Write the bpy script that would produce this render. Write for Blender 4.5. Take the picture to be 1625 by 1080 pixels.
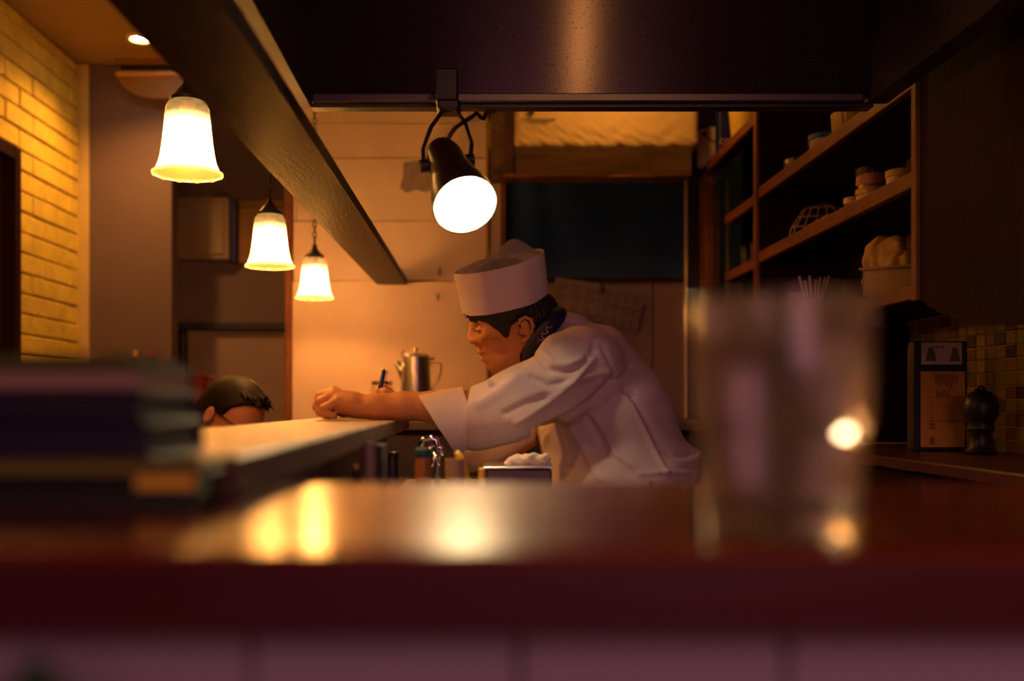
import bpy, math, random
import numpy as np
import openvdb
from mathutils import Vector, Matrix
random.seed(7); rng = np.random.default_rng(7)
PI = math.pi
sc = bpy.context.scene
COL = sc.collection
for o in list(bpy.data.objects): bpy.data.objects.remove(o)

# ------------------------------------------------------------ camera, world, lights
CZ = 1.25
F = 1580.0
def W(px, py, y):            # a point on the photograph's ray (px,py) at depth y from the lens
    return Vector(((px-750)/F*y, y, CZ+(640-py)/F*y))
def SX(px, y): return (px-750)/F*y
def SZ(py, y): return CZ+(640-py)/F*y

cd = bpy.data.cameras.new('camera'); cam = bpy.data.objects.new('camera', cd); COL.objects.link(cam)
cam.location = (0, 0, CZ); cam.rotation_euler = (PI/2, 0, 0)
cd.sensor_width = 36; cd.lens = 36*F/1625; cd.shift_x = 62.5/1625; cd.shift_y = 100/1625
cd.clip_start = 0.05; cd.clip_end = 50
cd.dof.use_dof = True; cd.dof.focus_distance = 2.35; cd.dof.aperture_fstop = 2.0
sc.camera = cam
sc.view_settings.view_transform = 'Standard'; sc.view_settings.look = 'None'
sc.view_settings.gamma = 1; sc.view_settings.use_curve_mapping = False
sc.view_settings.exposure = 0.0
try:
    sc.cycles.use_denoising = True
    sc.cycles.max_bounces = 8; sc.cycles.transparent_max_bounces = 16
    sc.cycles.sample_clamp_indirect = 60
except Exception: pass

wd = bpy.data.worlds.new('dim_room'); sc.world = wd; wd.use_nodes = True
wd.node_tree.nodes['Background'].inputs[0].default_value = (0.40, 0.20, 0.60, 1)
wd.node_tree.nodes['Background'].inputs[1].default_value = 0.022

def light(name, kind, loc, energy, color, target=None, **kw):
    l = bpy.data.lights.new(name, kind); l.energy = energy; l.color = color
    for k, v in kw.items(): setattr(l, k, v)
    o = bpy.data.objects.new(name, l); o.location = loc; COL.objects.link(o)
    if target is not None:
        o.rotation_euler = (Vector(target)-Vector(loc)).to_track_quat('-Z', 'Y').to_euler()
    return o
WARM = (1.0, 0.40, 0.075)
# soft pinkish fill light added behind the camera
light('fill_light', 'AREA', (0.5, -1.5, 1.9), 12, (1.0, 0.37, 0.42), target=(0.3, 2.3, 1.2), size=1.0)
# unseen point light added at the right for highlights on the tumbler
light('tumbler_fill', 'POINT', (0.80, 0.10, 1.62), 2.0, (1.0, 0.45, 0.12), shadow_soft_size=0.05)
# recessed ceiling spot at the left
light('recessed_light', 'SPOT', (-1.52, 4.50, 2.86), 50, (1.0, 0.42, 0.08), target=(-1.3, 4.2, 0), spot_size=math.radians(150), spot_blend=0.8, shadow_soft_size=0.02)
# kitchen lamp above and behind the hood
light('kitchen_light', 'POINT', (0.58, 3.78, 2.62), 5.5, (1.0, 0.44, 0.06), shadow_soft_size=0.05)
# near dining lamp over the guests' side that warms the left wall
light('dining_lamp', 'POINT', (-1.35, 2.9, 2.30), 7, (1.0, 0.42, 0.05), shadow_soft_size=0.08)

# unseen spot added to make the bright streak on the hood sheet
light('hood_streak_light', 'SPOT', (0.41, 0.6, 2.62), 12, (1.0, 0.48, 0.10), target=(0.25, 2.2, 2.1), spot_size=math.radians(40), spot_blend=1.0, shadow_soft_size=0.02)

# ------------------------------------------------------------ materials
def new_mat(name):
    m = bpy.data.materials.new(name); m.use_nodes = True
    return m, m.node_tree, m.node_tree.nodes['Principled BSDF']
def M(name, col, rough=0.6, metal=0.0, var=0.0, scale=8, bump=0.0, bscale=60, stretch=None, spec=None, col2=None, **kw):
    m, nt, b = new_mat(name)
    b.inputs['Roughness'].default_value = rough; b.inputs['Metallic'].default_value = metal
    if spec is not None: b.inputs['Specular IOR Level'].default_value = spec
    b.inputs['Base Color'].default_value = (*col, 1)
    tc = nt.nodes.new('ShaderNodeTexCoord'); mp = nt.nodes.new('ShaderNodeMapping')
    nt.links.new(tc.outputs['Object'], mp.inputs[0])
    if stretch: mp.inputs['Scale'].default_value = stretch
    if var or col2:
        n = nt.nodes.new('ShaderNodeTexNoise'); n.inputs['Scale'].default_value = scale; n.inputs['Detail'].default_value = 5
        nt.links.new(mp.outputs[0], n.inputs['Vector'])
        r = nt.nodes.new('ShaderNodeValToRGB'); r.color_ramp.elements[0].position = .35; r.color_ramp.elements[1].position = .65
        c2 = col2 if col2 else tuple(c*(1-var) for c in col)
        r.color_ramp.elements[0].color = (*c2, 1); r.color_ramp.elements[1].color = (*col, 1)
        nt.links.new(n.outputs['Fac'], r.inputs[0]); nt.links.new(r.outputs[0], b.inputs['Base Color'])
    if bump:
        n2 = nt.nodes.new('ShaderNodeTexNoise'); n2.inputs['Scale'].default_value = bscale; n2.inputs['Detail'].default_value = 4
        nt.links.new(mp.outputs[0], n2.inputs['Vector'])
        bp = nt.nodes.new('ShaderNodeBump'); bp.inputs['Strength'].default_value = bump; bp.inputs['Distance'].default_value = 0.01
        nt.links.new(n2.outputs['Fac'], bp.inputs['Height']); nt.links.new(bp.outputs[0], b.inputs['Normal'])
    for k, v in kw.items(): b.inputs[k.replace('_', ' ')].default_value = v
    return m
def emis(name, col, s):
    m, nt, b = new_mat(name); b.inputs['Base Color'].default_value = (*col, 1)
    b.inputs['Emission Color'].default_value = (*col, 1); b.inputs['Emission Strength'].default_value = s
    return m
def glass(name, col=(1, 1, 1), rough=0.0, ior=1.45):
    return M(name, col, rough, Transmission_Weight=1.0, IOR=ior)

m_white = M('painted_board', (.72, .54, .46), .55, var=.10, scale=3, bump=.15, bscale=9)
m_plaster = M('plaster', (.16, .11, .13), .8, var=.1, scale=2, bump=.2, bscale=30)
m_plaster_d = M('grey_plaster', (.21, .14, .17), .8, var=.12, scale=2, bump=.2, bscale=30)
m_brick = M('painted_brick', (.85, .64, .10), .75, var=.20, scale=9, bump=.4, bscale=30)
m_mortar = M('mortar', (.50, .34, .18), .9, bump=.5, bscale=60)
m_ceil = M('ceiling_paint', (.38, .24, .08), .9, var=.06, scale=4)
m_dark = M('soot_dark_paint', (.035, .022, .04), .6, var=.3, scale=5)
m_floor = M('floor_tiles', (.10, .06, .05), .5, var=.3)
m_beam = M('lacquered_plank', (.030, .010, .012), .46, spec=.13, var=.5, scale=9, bump=.16, bscale=40, stretch=(3, .5, 3))
m_wood = M('orange_wood', (.20, .052, .012), .5, var=.35, scale=12, stretch=(6, 1, 6), bump=.1)
m_woodv = M('orange_wood_upright', (.20, .052, .012), .5, var=.35, scale=12, stretch=(6, 6, 1), bump=.1)
m_wood_d = M('dark_red_wood', (.030, .007, .011), .7, spec=.08, var=.4, scale=10, stretch=(6, 6, 1))
m_counter = M('lacquered_counter', (.26, .030, .006), .22, var=.25, scale=5, stretch=(.6, 4, 4), Coat_Weight=.6, Coat_Roughness=.17)
m_edge = M('counter_edge', (.095, .018, .022), .35, var=.15, scale=6, stretch=(.6, 4, 4))
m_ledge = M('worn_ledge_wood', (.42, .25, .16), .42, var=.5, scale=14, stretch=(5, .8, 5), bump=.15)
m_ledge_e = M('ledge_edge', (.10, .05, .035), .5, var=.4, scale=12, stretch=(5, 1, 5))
m_steel = M('brushed_steel', (.55, .52, .55), .28, 1.0, bump=.06, bscale=40, stretch=(1, 1, 12))
m_chrome = M('chrome', (.75, .72, .72), .12, 1.0)
m_iron = M('black_iron', (.02, .014, .014), .45, .4)
m_black = M('black_plastic', (.012, .009, .016), .4)
m_navy = M('navy_tin', (.01, .02, .22), .4)
m_teal = M('teal_cloth', (.003, .034, .170), .85, var=.4, scale=3)
m_cream = M('cream_plastic', (.62, .45, .26), .5)
m_skin = M('skin', (.66, .30, .11), .5, var=.10, scale=30, bump=.08, bscale=120, Subsurface_Weight=.08, Subsurface_Scale=.01)
m_skin2 = M('skin_ruddy', (.50, .20, .10), .5, var=.1, scale=30)
m_hair = M('black_hair', (.010, .008, .012), .5, bump=.5, bscale=140, stretch=(1, 1, .3))
m_shirt = M('white_cotton', (.72, .58, .62), .85, bump=.15, bscale=240)
m_scarf = M('navy_scarf', (.010, .014, .055), .8)
m_paper = M('paper', (.62, .50, .42), .8, var=.08, scale=6)
m_red = M('red_plastic', (.30, .02, .015), .4)
m_cloth = M('white_cloth', (.75, .62, .58), .9, bump=.2, bscale=90)

# ------------------------------------------------------------ mesh helpers
ORG = {}
class MB:
    def __init__(s): s.v = []; s.f = []
    def add(s, vs, fs):
        n = len(s.v); s.v += [tuple(v) for v in vs]; s.f += [tuple(i+n for i in f) for f in fs]; return s
    def box(s, x0, x1, y0, y1, z0, z1, bev=0.0, mat=None):
        if x0 > x1: x0, x1 = x1, x0
        if y0 > y1: y0, y1 = y1, y0
        if z0 > z1: z0, z1 = z1, z0
        b = min(bev, (x1-x0)/2.2, (y1-y0)/2.2, (z1-z0)/2.2)
        if b <= 0:
            vs = [(x, y, z) for x in (x0, x1) for y in (y0, y1) for z in (z0, z1)]
            fs = [(0, 1, 3, 2), (4, 6, 7, 5), (0, 4, 5, 1), (2, 3, 7, 6), (0, 2, 6, 4), (1, 5, 7, 3)]
        else:                                   # chamfered box, 24 vertices
            X = (x0, x1); Y = (y0, y1); Z = (z0, z1); vs = []; idx = {}
            for i in (0, 1):
                for j in (0, 1):
                    for k in (0, 1):
                        sx = b if i == 0 else -b; sy = b if j == 0 else -b; sz = b if k == 0 else -b
                        idx[i, j, k, 0] = len(vs); vs.append((X[i], Y[j]+sy, Z[k]+sz))
                        idx[i, j, k, 1] = len(vs); vs.append((X[i]+sx, Y[j], Z[k]+sz))
                        idx[i, j, k, 2] = len(vs); vs.append((X[i]+sx, Y[j]+sy, Z[k]))
            g = lambda *a: idx[a]; fs = []
            for t in (0, 1):
                fs.append((g(t,0,0,0), g(t,1,0,0), g(t,1,1,0), g(t,0,1,0)))
                fs.append((g(0,t,0,1), g(1,t,0,1), g(1,t,1,1), g(0,t,1,1)))
                fs.append((g(0,0,t,2), g(1,0,t,2), g(1,1,t,2), g(0,1,t,2)))
                for u in (0, 1):
                    fs.append((g(t,u,0,0), g(t,u,1,0), g(t,u,1,1), g(t,u,0,1)))
                    fs.append((g(t,0,u,0), g(t,1,u,0), g(t,1,u,2), g(t,0,u,2)))
                    fs.append((g(0,t,u,1), g(1,t,u,1), g(1,t,u,2), g(0,t,u,2)))
            for i in (0, 1):
                for j in (0, 1):
                    for k in (0, 1): fs.append((g(i,j,k,0), g(i,j,k,1), g(i,j,k,2)))
        if mat is not None: vs = [mat @ Vector(v) for v in vs]
        return s.add(vs, fs)
    def lathe(s, prof, c=(0, 0, 0), seg=28, mat=None, ribs=0, rib=0.0, sy=1.0, close=False):
        n = len(prof); vs = []
        for j in range(seg):
            a = 2*PI*j/seg; k = 1+rib*math.cos(ribs*a) if ribs else 1
            for r, z in prof: vs.append(Vector((r*k*math.cos(a), r*k*sy*math.sin(a), z)))
        fs = []
        m = n if close else n-1
        for j in range(seg):
            j2 = (j+1) % seg
            for i in range(m):
                i2 = (i+1) % n
                fs.append((j*n+i, j2*n+i, j2*n+i2, j*n+i2))
        if not close:
            if prof[0][0] > 1e-6: fs.append(tuple(j*n for j in range(seg))[::-1])
            if prof[-1][0] > 1e-6: fs.append(tuple(j*n+n-1 for j in range(seg)))
        if mat is not None: vs = [mat @ v for v in vs]
        return s.add([v+Vector(c) for v in vs], fs)
    def tube(s, pts, r, seg=8, closed=False, caps=True):
        pts = [Vector(p) for p in pts]; n = len(pts); rs = r if isinstance(r, (list, tuple)) else [r]*n
        vs = []; up = None
        for i, p in enumerate(pts):
            a = pts[(i-1) % n] if (closed or i > 0) else p; b = pts[(i+1) % n] if (closed or i < n-1) else p
            t = (b-a).normalized()
            if up is None: up = Vector((0, 0, 1)) if abs(t.z) < .9 else Vector((1, 0, 0))
            x = t.cross(up).normalized(); up = x.cross(t).normalized()
            for j in range(seg):
                th = 2*PI*j/seg; vs.append(p+(x*math.cos(th)+up*math.sin(th))*rs[i])
        fs = []
        for i in range(n if closed else n-1):
            i2 = (i+1) % n
            for j in range(seg):
                j2 = (j+1) % seg; fs.append((i*seg+j, i*seg+j2, i2*seg+j2, i2*seg+j))
        if not closed and caps:
            fs.append(tuple(range(seg))[::-1]); fs.append(tuple((n-1)*seg+j for j in range(seg)))
        return s.add(vs, fs)
    def prism(s, poly, d, axis='y', c=0.0):     # poly: 2-D points; extruded from c to c+d along axis
        n = len(poly); P = []
        for t in (c, c+d):
            for a, b in poly:
                P.append((a, t, b) if axis == 'y' else ((t, a, b) if axis == 'x' else (a, b, t)))
        fs = [tuple(range(n))[::-1], tuple(range(n, 2*n))]+[(i, (i+1) % n, (i+1) % n+n, i+n) for i in range(n)]
        return s.add(P, fs)
    def build(s, name, mat, parent=None, smooth=False, auto=None):
        me = bpy.data.meshes.new(name)
        off = ORG.get(parent.name, Vector((0, 0, 0))) if parent else Vector((0, 0, 0))
        me.from_pydata([tuple(Vector(v)-off) for v in s.v], [], s.f); me.materials.append(mat)
        return link(me, name, parent, smooth or auto, auto)
def link(me, name, parent=None, smooth=False, auto=None):
    import bmesh
    bm = bmesh.new(); bm.from_mesh(me)
    bmesh.ops.recalc_face_normals(bm, faces=bm.faces); bm.to_mesh(me); bm.free()
    if smooth:
        me.polygons.foreach_set('use_smooth', [True]*len(me.polygons))
        if auto: me.set_sharp_from_angle(angle=math.radians(auto))
    o = bpy.data.objects.new(name, me); COL.objects.link(o)
    if parent:
        o.parent = parent; ORG[o.name] = ORG.get(parent.name, Vector((0, 0, 0)))
    return o
def thing(name, label, cat, loc, group=None):
    o = bpy.data.objects.new(name, None); o.empty_display_size = .05; o.location = loc; COL.objects.link(o)
    ORG[o.name] = Vector(loc); o['label'] = label; o['category'] = cat
    if group: o['group'] = group
    return o
def tag(o, label, cat, group=None, kind=None):
    o['label'] = label; o['category'] = cat
    if group: o['group'] = group
    if kind: o['kind'] = kind
    return o
def struct(o, label=None):
    o['kind'] = 'structure'
    if label: o['label'] = label
    return o
def copy_tree(o, loc, label=None):
    c = o.copy(); COL.objects.link(c); c.location = loc
    if label: c['label'] = label
    for ch in [x for x in COL.objects if x.parent == o]:
        d = ch.copy(); COL.objects.link(d); d.parent = c
        for g in [x for x in COL.objects if x.parent == ch]:
            e = g.copy(); COL.objects.link(e); e.parent = d
    return c
def text(body, size, loc, rot, mat, parent, name='lettering', align='CENTER', bold=0.0):
    cu = bpy.data.curves.new(name, 'FONT'); cu.body = body; cu.size = size; cu.extrude = .0003; cu.offset = bold
    cu.align_x = align; cu.align_y = 'CENTER'
    t = bpy.data.objects.new(name, cu); COL.objects.link(t)
    dg = bpy.context.evaluated_depsgraph_get(); me = bpy.data.meshes.new_from_object(t.evaluated_get(dg))
    bpy.data.objects.remove(t)
    R = Matrix.Rotation(rot[2], 4, 'Z') @ Matrix.Rotation(rot[1], 4, 'Y') @ Matrix.Rotation(rot[0], 4, 'X')
    off = ORG.get(parent.name, Vector((0, 0, 0))) if parent else Vector((0, 0, 0))
    me.transform(Matrix.Translation(Vector(loc)-off) @ R)
    me.materials.clear(); me.materials.append(mat)
    o = bpy.data.objects.new(name, me); COL.objects.link(o); o.parent = parent; ORG[o.name] = off
    return o

# ------------------------------------------------------------ signed-distance bodies
class SDF:
    def __init__(s, lo, hi, h):
        s.lo = np.array(lo, float); s.h = h; s.n = np.ceil((np.array(hi)-s.lo)/h).astype(int)+1
        s.F = np.full(s.n, .04, np.float32)
    def sub(s, lo, hi):
        a = np.clip(np.floor((np.array(lo)-s.lo)/s.h).astype(int), 0, s.n); b = np.clip(np.ceil((np.array(hi)-s.lo)/s.h).astype(int)+1, 0, s.n)
        if (b <= a).any(): return None
        ax = [(s.lo[i]+np.arange(a[i], b[i])*s.h).astype(np.float32) for i in range(3)]
        return tuple(slice(a[i], b[i]) for i in range(3)), ax[0][:, None, None], ax[1][None, :, None], ax[2][None, None, :]
    def comb(s, sl, d, k, op):
        A = s.F[sl]
        if op == 'u':
            h = np.maximum(k-np.abs(A-d), 0)/max(k, 1e-6); s.F[sl] = np.minimum(A, d)-h*h*k*.25
        else:
            d = -d; h = np.maximum(k-np.abs(A-d), 0)/max(k, 1e-6); s.F[sl] = np.maximum(A, d)+h*h*k*.25
    def cap(s, a, b, ra, rb=None, k=.01, op='u', sy=1.0):
        rb = ra if rb is None else rb
        a = np.array(a, float); b = np.array(b, float); m = max(ra, rb)*max(1, sy)+k+.012
        r = s.sub(np.minimum(a, b)-m, np.maximum(a, b)+m)
        if r is None: return s
        sl, x, y, z = r; ba = b-a; bb = ba.copy(); bb[1] /= sy; L = max((bb**2).sum(), 1e-9)
        px, py, pz = x-a[0], (y-a[1])/sy, z-a[2]
        t = np.clip((px*bb[0]+py*bb[1]+pz*bb[2])/L, 0, 1)
        d = np.sqrt((px-t*bb[0])**2+(py-t*bb[1])**2+(pz-t*bb[2])**2)-(ra+(rb-ra)*t)
        s.comb(sl, d.astype(np.float32), k, op); return s
    def ell(s, c, rad, R=None, k=.01, op='u'):
        c = np.array(c, float); rad = np.array(rad, float); m = rad.max()+k+.012
        r = s.sub(c-m, c+m)
        if r is None: return s
        sl, x, y, z = r; P = (x-c[0], y-c[1], z-c[2])
        R = np.eye(3) if R is None else np.array(R)   # rows: local axes
        q = [P[0]*R[i][0]+P[1]*R[i][1]+P[2]*R[i][2] for i in range(3)]
        k0 = np.sqrt(sum((q[i]/rad[i])**2 for i in range(3))); k1 = np.sqrt(sum((q[i]/rad[i]**2)**2 for i in range(3)))
        d = np.where(k1 > 1e-6, k0*(k0-1)/np.maximum(k1, 1e-6), -rad.min())
        s.comb(sl, d.astype(np.float32), k, op); return s
    def box(s, c, half, r=.01, R=None, k=.01, op='u'):
        c = np.array(c, float); m = float(np.linalg.norm(half))+k+.012
        q = s.sub(c-m, c+m)
        if q is None: return s
        sl, x, y, z = q; P = (x-c[0], y-c[1], z-c[2]); R = np.eye(3) if R is None else np.array(R)
        g = [np.abs(P[0]*R[i][0]+P[1]*R[i][1]+P[2]*R[i][2])-(half[i]-r) for i in range(3)]
        d = np.sqrt(sum(np.maximum(v, 0)**2 for v in g))+np.minimum(np.maximum(np.maximum(g[0], g[1]), g[2]), 0)-r
        s.comb(sl, d.astype(np.float32), k, op); return s
    def chain(s, pts, rs, k=.006):
        for i in range(len(pts)-1): s.cap(pts[i], pts[i+1], rs[i], rs[i+1], k)
        return s
    def mesh(s, name, mat, parent, disp=None, iso=0.0):
        g = openvdb.FloatGrid(.04)
        g.copyFromArray(np.clip(s.F, -.04, .04)); 
        p, q = g.convertToQuads(iso)
        p = p*s.h+s.lo
        if disp is not None: p = disp(p, q)
        off = np.array(ORG.get(parent.name, Vector((0, 0, 0)))) if parent else 0
        me = bpy.data.meshes.new(name); p = (p-off).astype(np.float32)
        me.vertices.add(len(p)); me.vertices.foreach_set('co', p.ravel())
        me.loops.add(q.size); me.loops.foreach_set('vertex_index', q.astype(np.int32).ravel())
        me.polygons.add(len(q)); me.polygons.foreach_set('loop_start', np.arange(0, q.size, 4, dtype=np.int32))
        me.update(calc_edges=True); me.validate(); me.materials.append(mat)
        return link(me, name, parent, True)
def poly_sdf(px, py, poly):
    d = np.full(np.broadcast(px, py).shape, 1e9, np.float32); sgn = np.ones(d.shape, np.float32); n = len(poly)
    for i in range(n):
        ax, ay = poly[i]; bx, by = poly[i-1]; ex, ey = bx-ax, by-ay; wx, wy = px-ax, py-ay
        t = np.clip((wx*ex+wy*ey)/(ex*ex+ey*ey), 0, 1)
        d = np.minimum(d, (wx-ex*t)**2+(wy-ey*t)**2)
        c1 = py >= ay; c2 = py < by; c3 = ex*wy > ey*wx
        sgn = np.where((c1 & c2 & c3) | (~c1 & ~c2 & ~c3), -sgn, sgn)
    return sgn*np.sqrt(d)
def vnormals(p, q):
    fn = np.cross(p[q[:, 2]]-p[q[:, 0]], p[q[:, 3]]-p[q[:, 1]]); vn = np.zeros_like(p)
    for i in range(4): np.add.at(vn, q[:, i], fn)
    vn /= np.maximum(np.linalg.norm(vn, axis=1, keepdims=True), 1e-12)
    return vn

# ============================================================ SETTING
YW = 4.40
struct(MB().box(-3.2, 1.45, -2.5, 6.2, -.06, 0).build('floor', m_floor))
struct(MB().box(-3.2, 1.45, 0.3, 6.2, 2.922, 3.02).build('ceiling', m_ceil))
# ---- back wall (white boards with recessed joints)
wb = struct(MB().box(SX(464, YW), 1.4, YW+.03, YW+.12, 0, 2.92).build('wall_back', m_dark))
x0, x1 = SX(465, YW), SX(776, YW)
ys = [(640+1.25*F/YW, 447), (445, 351), (349.6, 251), (249.6, 196), (195, 40)]
for i, (yb, yt) in enumerate(ys):
    dz = -.022 if i == 0 else 0
    if i in (2, 3):
        for a, b in ((x0, SX(486 if i == 3 else 470, YW)-.001), (SX(486 if i == 3 else 470, YW)+.001, x1)):
            MB().box(a, b, YW+dz, YW+.035, max(0, SZ(yb, YW)), SZ(yt, YW), .002).build('wall_panel', m_white, wb)
    else:
        MB().box(x0, x1, YW+dz, YW+.035, max(0, SZ(yb, YW)), SZ(yt, YW), .002).build('wall_panel', m_white, wb)
xr = SX(1090, YW)
MB().box(SX(779, YW), SX(796, YW), YW, YW+.035, 0, 2.92, .002).build('wall_panel', m_white, wb)
# lower panels under the dark window
for a, b in ((797, 936), (937, 1036), (1038, 1089)):
    MB().box(SX(a, YW), SX(b, YW), YW+.01, YW+.035, .2, SZ(447, YW), .002).build('wall_panel', m_plaster_d, wb)
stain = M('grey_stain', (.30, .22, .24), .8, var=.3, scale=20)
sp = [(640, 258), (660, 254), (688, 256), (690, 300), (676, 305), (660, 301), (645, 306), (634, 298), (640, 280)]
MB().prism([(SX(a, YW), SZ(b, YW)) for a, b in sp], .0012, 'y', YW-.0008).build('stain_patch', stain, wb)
struct(MB().box(SX(453, YW), SX(464, YW), YW-.02, YW+.10, 0, 2.92, .003).build('trim_1', m_woodv))
# yellow taped pipe
pipe = thing('wall_pipe', 'thin yellowed pipe running down the white boarded wall beside the dark window', 'pipe', (SX(774, 4.37), 4.37, 0))
m_yellow = M('yellow_tape', (.55, .32, .05), .5, var=.5, scale=40)
MB().tube([(SX(774, 4.375), 4.375, .9), (SX(774, 4.375), 4.375, 2.55)], .007).build('pipe', m_yellow, pipe, True)
MB().prism([(SX(773, 4.36), SZ(190, 4.36)), (SX(776, 4.36), SZ(190, 4.36)), (SX(787, 4.36), SZ(233, 4.36)), (SX(776, 4.36), SZ(237, 4.36))], .002, 'y', 4.362).build('paper_tag', m_yellow, pipe)
for k in range(5):
    z = SZ(300+k*13, 4.36); MB().lathe([(.0085, 0), (.0085, .012)], (SX(774, 4.375), 4.375, z), 10).build('clip', m_ledge_e, pipe)
# dark window with teal curtain
fr = struct(MB().box(SX(795, YW), xr, YW-.005, YW+.03, SZ(447, YW), SZ(441, YW), .002).build('window_1', m_wood_d))
MB().box(SX(794, YW), SX(803, YW), YW-.02, YW+.03, SZ(441, YW), SZ(283, YW), .003).build('window_frame', m_woodv, fr)
MB().box(SX(794, YW), xr, YW-.02, YW+.03, SZ(289, YW), SZ(281, YW), .003).build('window_frame', m_wood, fr)
MB().box(SX(1085.5, YW), SX(1089.5, YW), YW-.02, YW+.0, .5, SZ(285, YW), .001).build('window_frame', m_white, fr)
def curtain():
    m = MB(); nx, nz = 60, 14; xa, xb = SX(804, YW), SX(1085, YW); za, zb = SZ(440, YW), SZ(289, YW)
    vs = []
    for i in range(nx+1):
        for j in range(nz+1):
            u, w = i/nx, j/nz; x = xa+(xb-xa)*u
            y = YW+.012+.007*math.sin(u*23+w*3*math.sin(u*5))*(1-.4*w)+.004*math.sin(u*9-w*6)
            vs.append((x, y, za+(zb-za)*w))
    fs = [(i*(nz+1)+j, (i+1)*(nz+1)+j, (i+1)*(nz+1)+j+1, i*(nz+1)+j+1) for i in range(nx) for j in range(nz)]
    m.add(vs, fs); return m
tag(curtain().build('curtain', m_teal, None, True), 'dark teal cloth curtain hanging in the window behind the cook', 'curtain')
# ---- left side: brick wall, corner pillar, far recess
XB, YB = -1.94, 4.90
wl = struct(MB().box(XB-.15, XB-.012, 4.255, YB, 0, 2.92).box(XB-.15, XB-.012, 2.2, 4.255, 2.335, 2.92).box(XB-.15, XB-.012, -2.4, 3.3, 0, 2.92).build('wall_left', m_mortar))
nb = 0; ch = .088
for r in range(20):
    z = 1.20+r*ch; zt = min(z+ch-.006, 2.918); off = (r % 2)*.13
    y = 3.36+off-.26
    while y < YB:
        ya, yb = max(y, 3.3 if z > 2.33 else 4.257), min(y+.252, YB-.002)
        if z < 2.33 < zt and ya < 4.257: pass
        if yb-ya > .03:
            j = random.uniform(-.003, .003)
            MB().box(XB-.014, XB+j, ya, yb, z+random.uniform(0, .002), zt-random.uniform(0, .002), .005).build('brick', m_brick, wl); nb += 1
        y += .26
dr = struct(MB().box(XB-.10, XB-.05, 3.3, 4.20, 0, 2.28).build('door_1', M('red_door', (.10, .016, .012), .5, var=.2)))
MB().box(XB-.12, XB+.012, 4.20, 4.256, 0, 2.335, .003).build('door_frame', m_wood_d, dr)
MB().box(XB-.12, XB+.012, 3.3, 4.20, 2.28, 2.335, .003).build('door_frame', m_wood_d, dr)
struct(MB().box(XB-.1, SX(140, YB), YB, YB+.06, 0, 2.92, .004).build('trim_2', M('pale_trim', (.66, .50, .22), .7, var=.1)))
struct(MB().box(SX(140, YB), SX(271, YB), YB+.015, YB+.12, 0, 2.92, .004).build('wall_left_front', m_plaster))
YF = 5.6
wf = struct(MB().box(SX(264, YF), -.55, YF, YF+.08, 0, 2.92).build('wall_far', m_plaster_d))
struct(MB().box(SX(264, YF)-.08, SX(264, YF), YB+.122, YF, 0, 2.92).build('wall_recess', m_plaster_d))
struct(MB().box(SX(464, YW), SX(464, YW)+.08, YW+.1, YF, 0, 2.92).build('wall_recess_side', m_plaster_d))
# doorway in the far wall
d2 = struct(MB().box(SX(300, YF), SX(455, YF), YF-.03, YF-.006, 0, SZ(525, YF), .003).build('door_2', M('grey_door', (.36, .25, .24), .6, var=.06)))
MB().box(SX(272, YF), SX(300, YF), YF-.04, YF-.002, 0, SZ(524, YF), .003).build('door_frame', m_black, d2)
MB().box(SX(266, YF), SX(458, YF), YF-.07, YF-.002, SZ(524, YF), SZ(513, YF), .003).build('door_frame', M('navy_frame', (.03, .035, .08), .4), d2)
MB().tube([(SX(294, YF), YF-.06, .9), (SX(294, YF), YF-.06, SZ(528, YF))], .012, 8).build('door_rail', m_steel, d2, True)
# metal fuse cabinet
cb = thing('fuse_cabinet', 'grey metal wall cabinet with a small handle above the doorway', 'cabinet', (SX(326, YF), YF, SZ(415, YF)))
m_cab = M('grey_enamel', (.34, .24, .20), .5)
MB().box(SX(276, YF), SX(370, YF), YF-.10, YF, SZ(415, YF), SZ(318, YF), .005).build('body', m_cab, cb)
cdoor = MB().box(SX(284, YF), SX(363, YF), YF-.112, YF-.10, SZ(408, YF), SZ(326, YF), .004).build('door', m_cab, cb)
MB().box(SX(290, YF), SX(294, YF), YF-.13, YF-.112, SZ(378, YF), SZ(352, YF), .003).build('handle', m_chrome, cdoor)
MB().box(SX(370, YF), SX(379, YF), YF-.06, YF, SZ(418, YF), SZ(318, YF), .003).build('side_duct', m_navy, cb)
MB().lathe([(.04, 0), (.05, .01), (.03, .03), (0, .035)], (SX(357, YF), YF-.06, SZ(318, YF)), 16).build('cap', m_ledge_e, cb, True)
bd = MB().box(SX(381, YF), SX(452, YF), YF-.03, YF, SZ(418, YF), SZ(320, YF), .003).build('wooden_board', M('ply_board', (.40, .20, .07), .6, var=.2, stretch=(1, 1, 6)))
tag(bd, 'plain brown wooden board on the wall right of the fuse cabinet', 'board')
MB().box(SX(381, YF), SX(452, YF), YF-.033, YF-.029, SZ(331, YF), SZ(329, YF)).build('seam_strip', m_ledge_e, bd)
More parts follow.
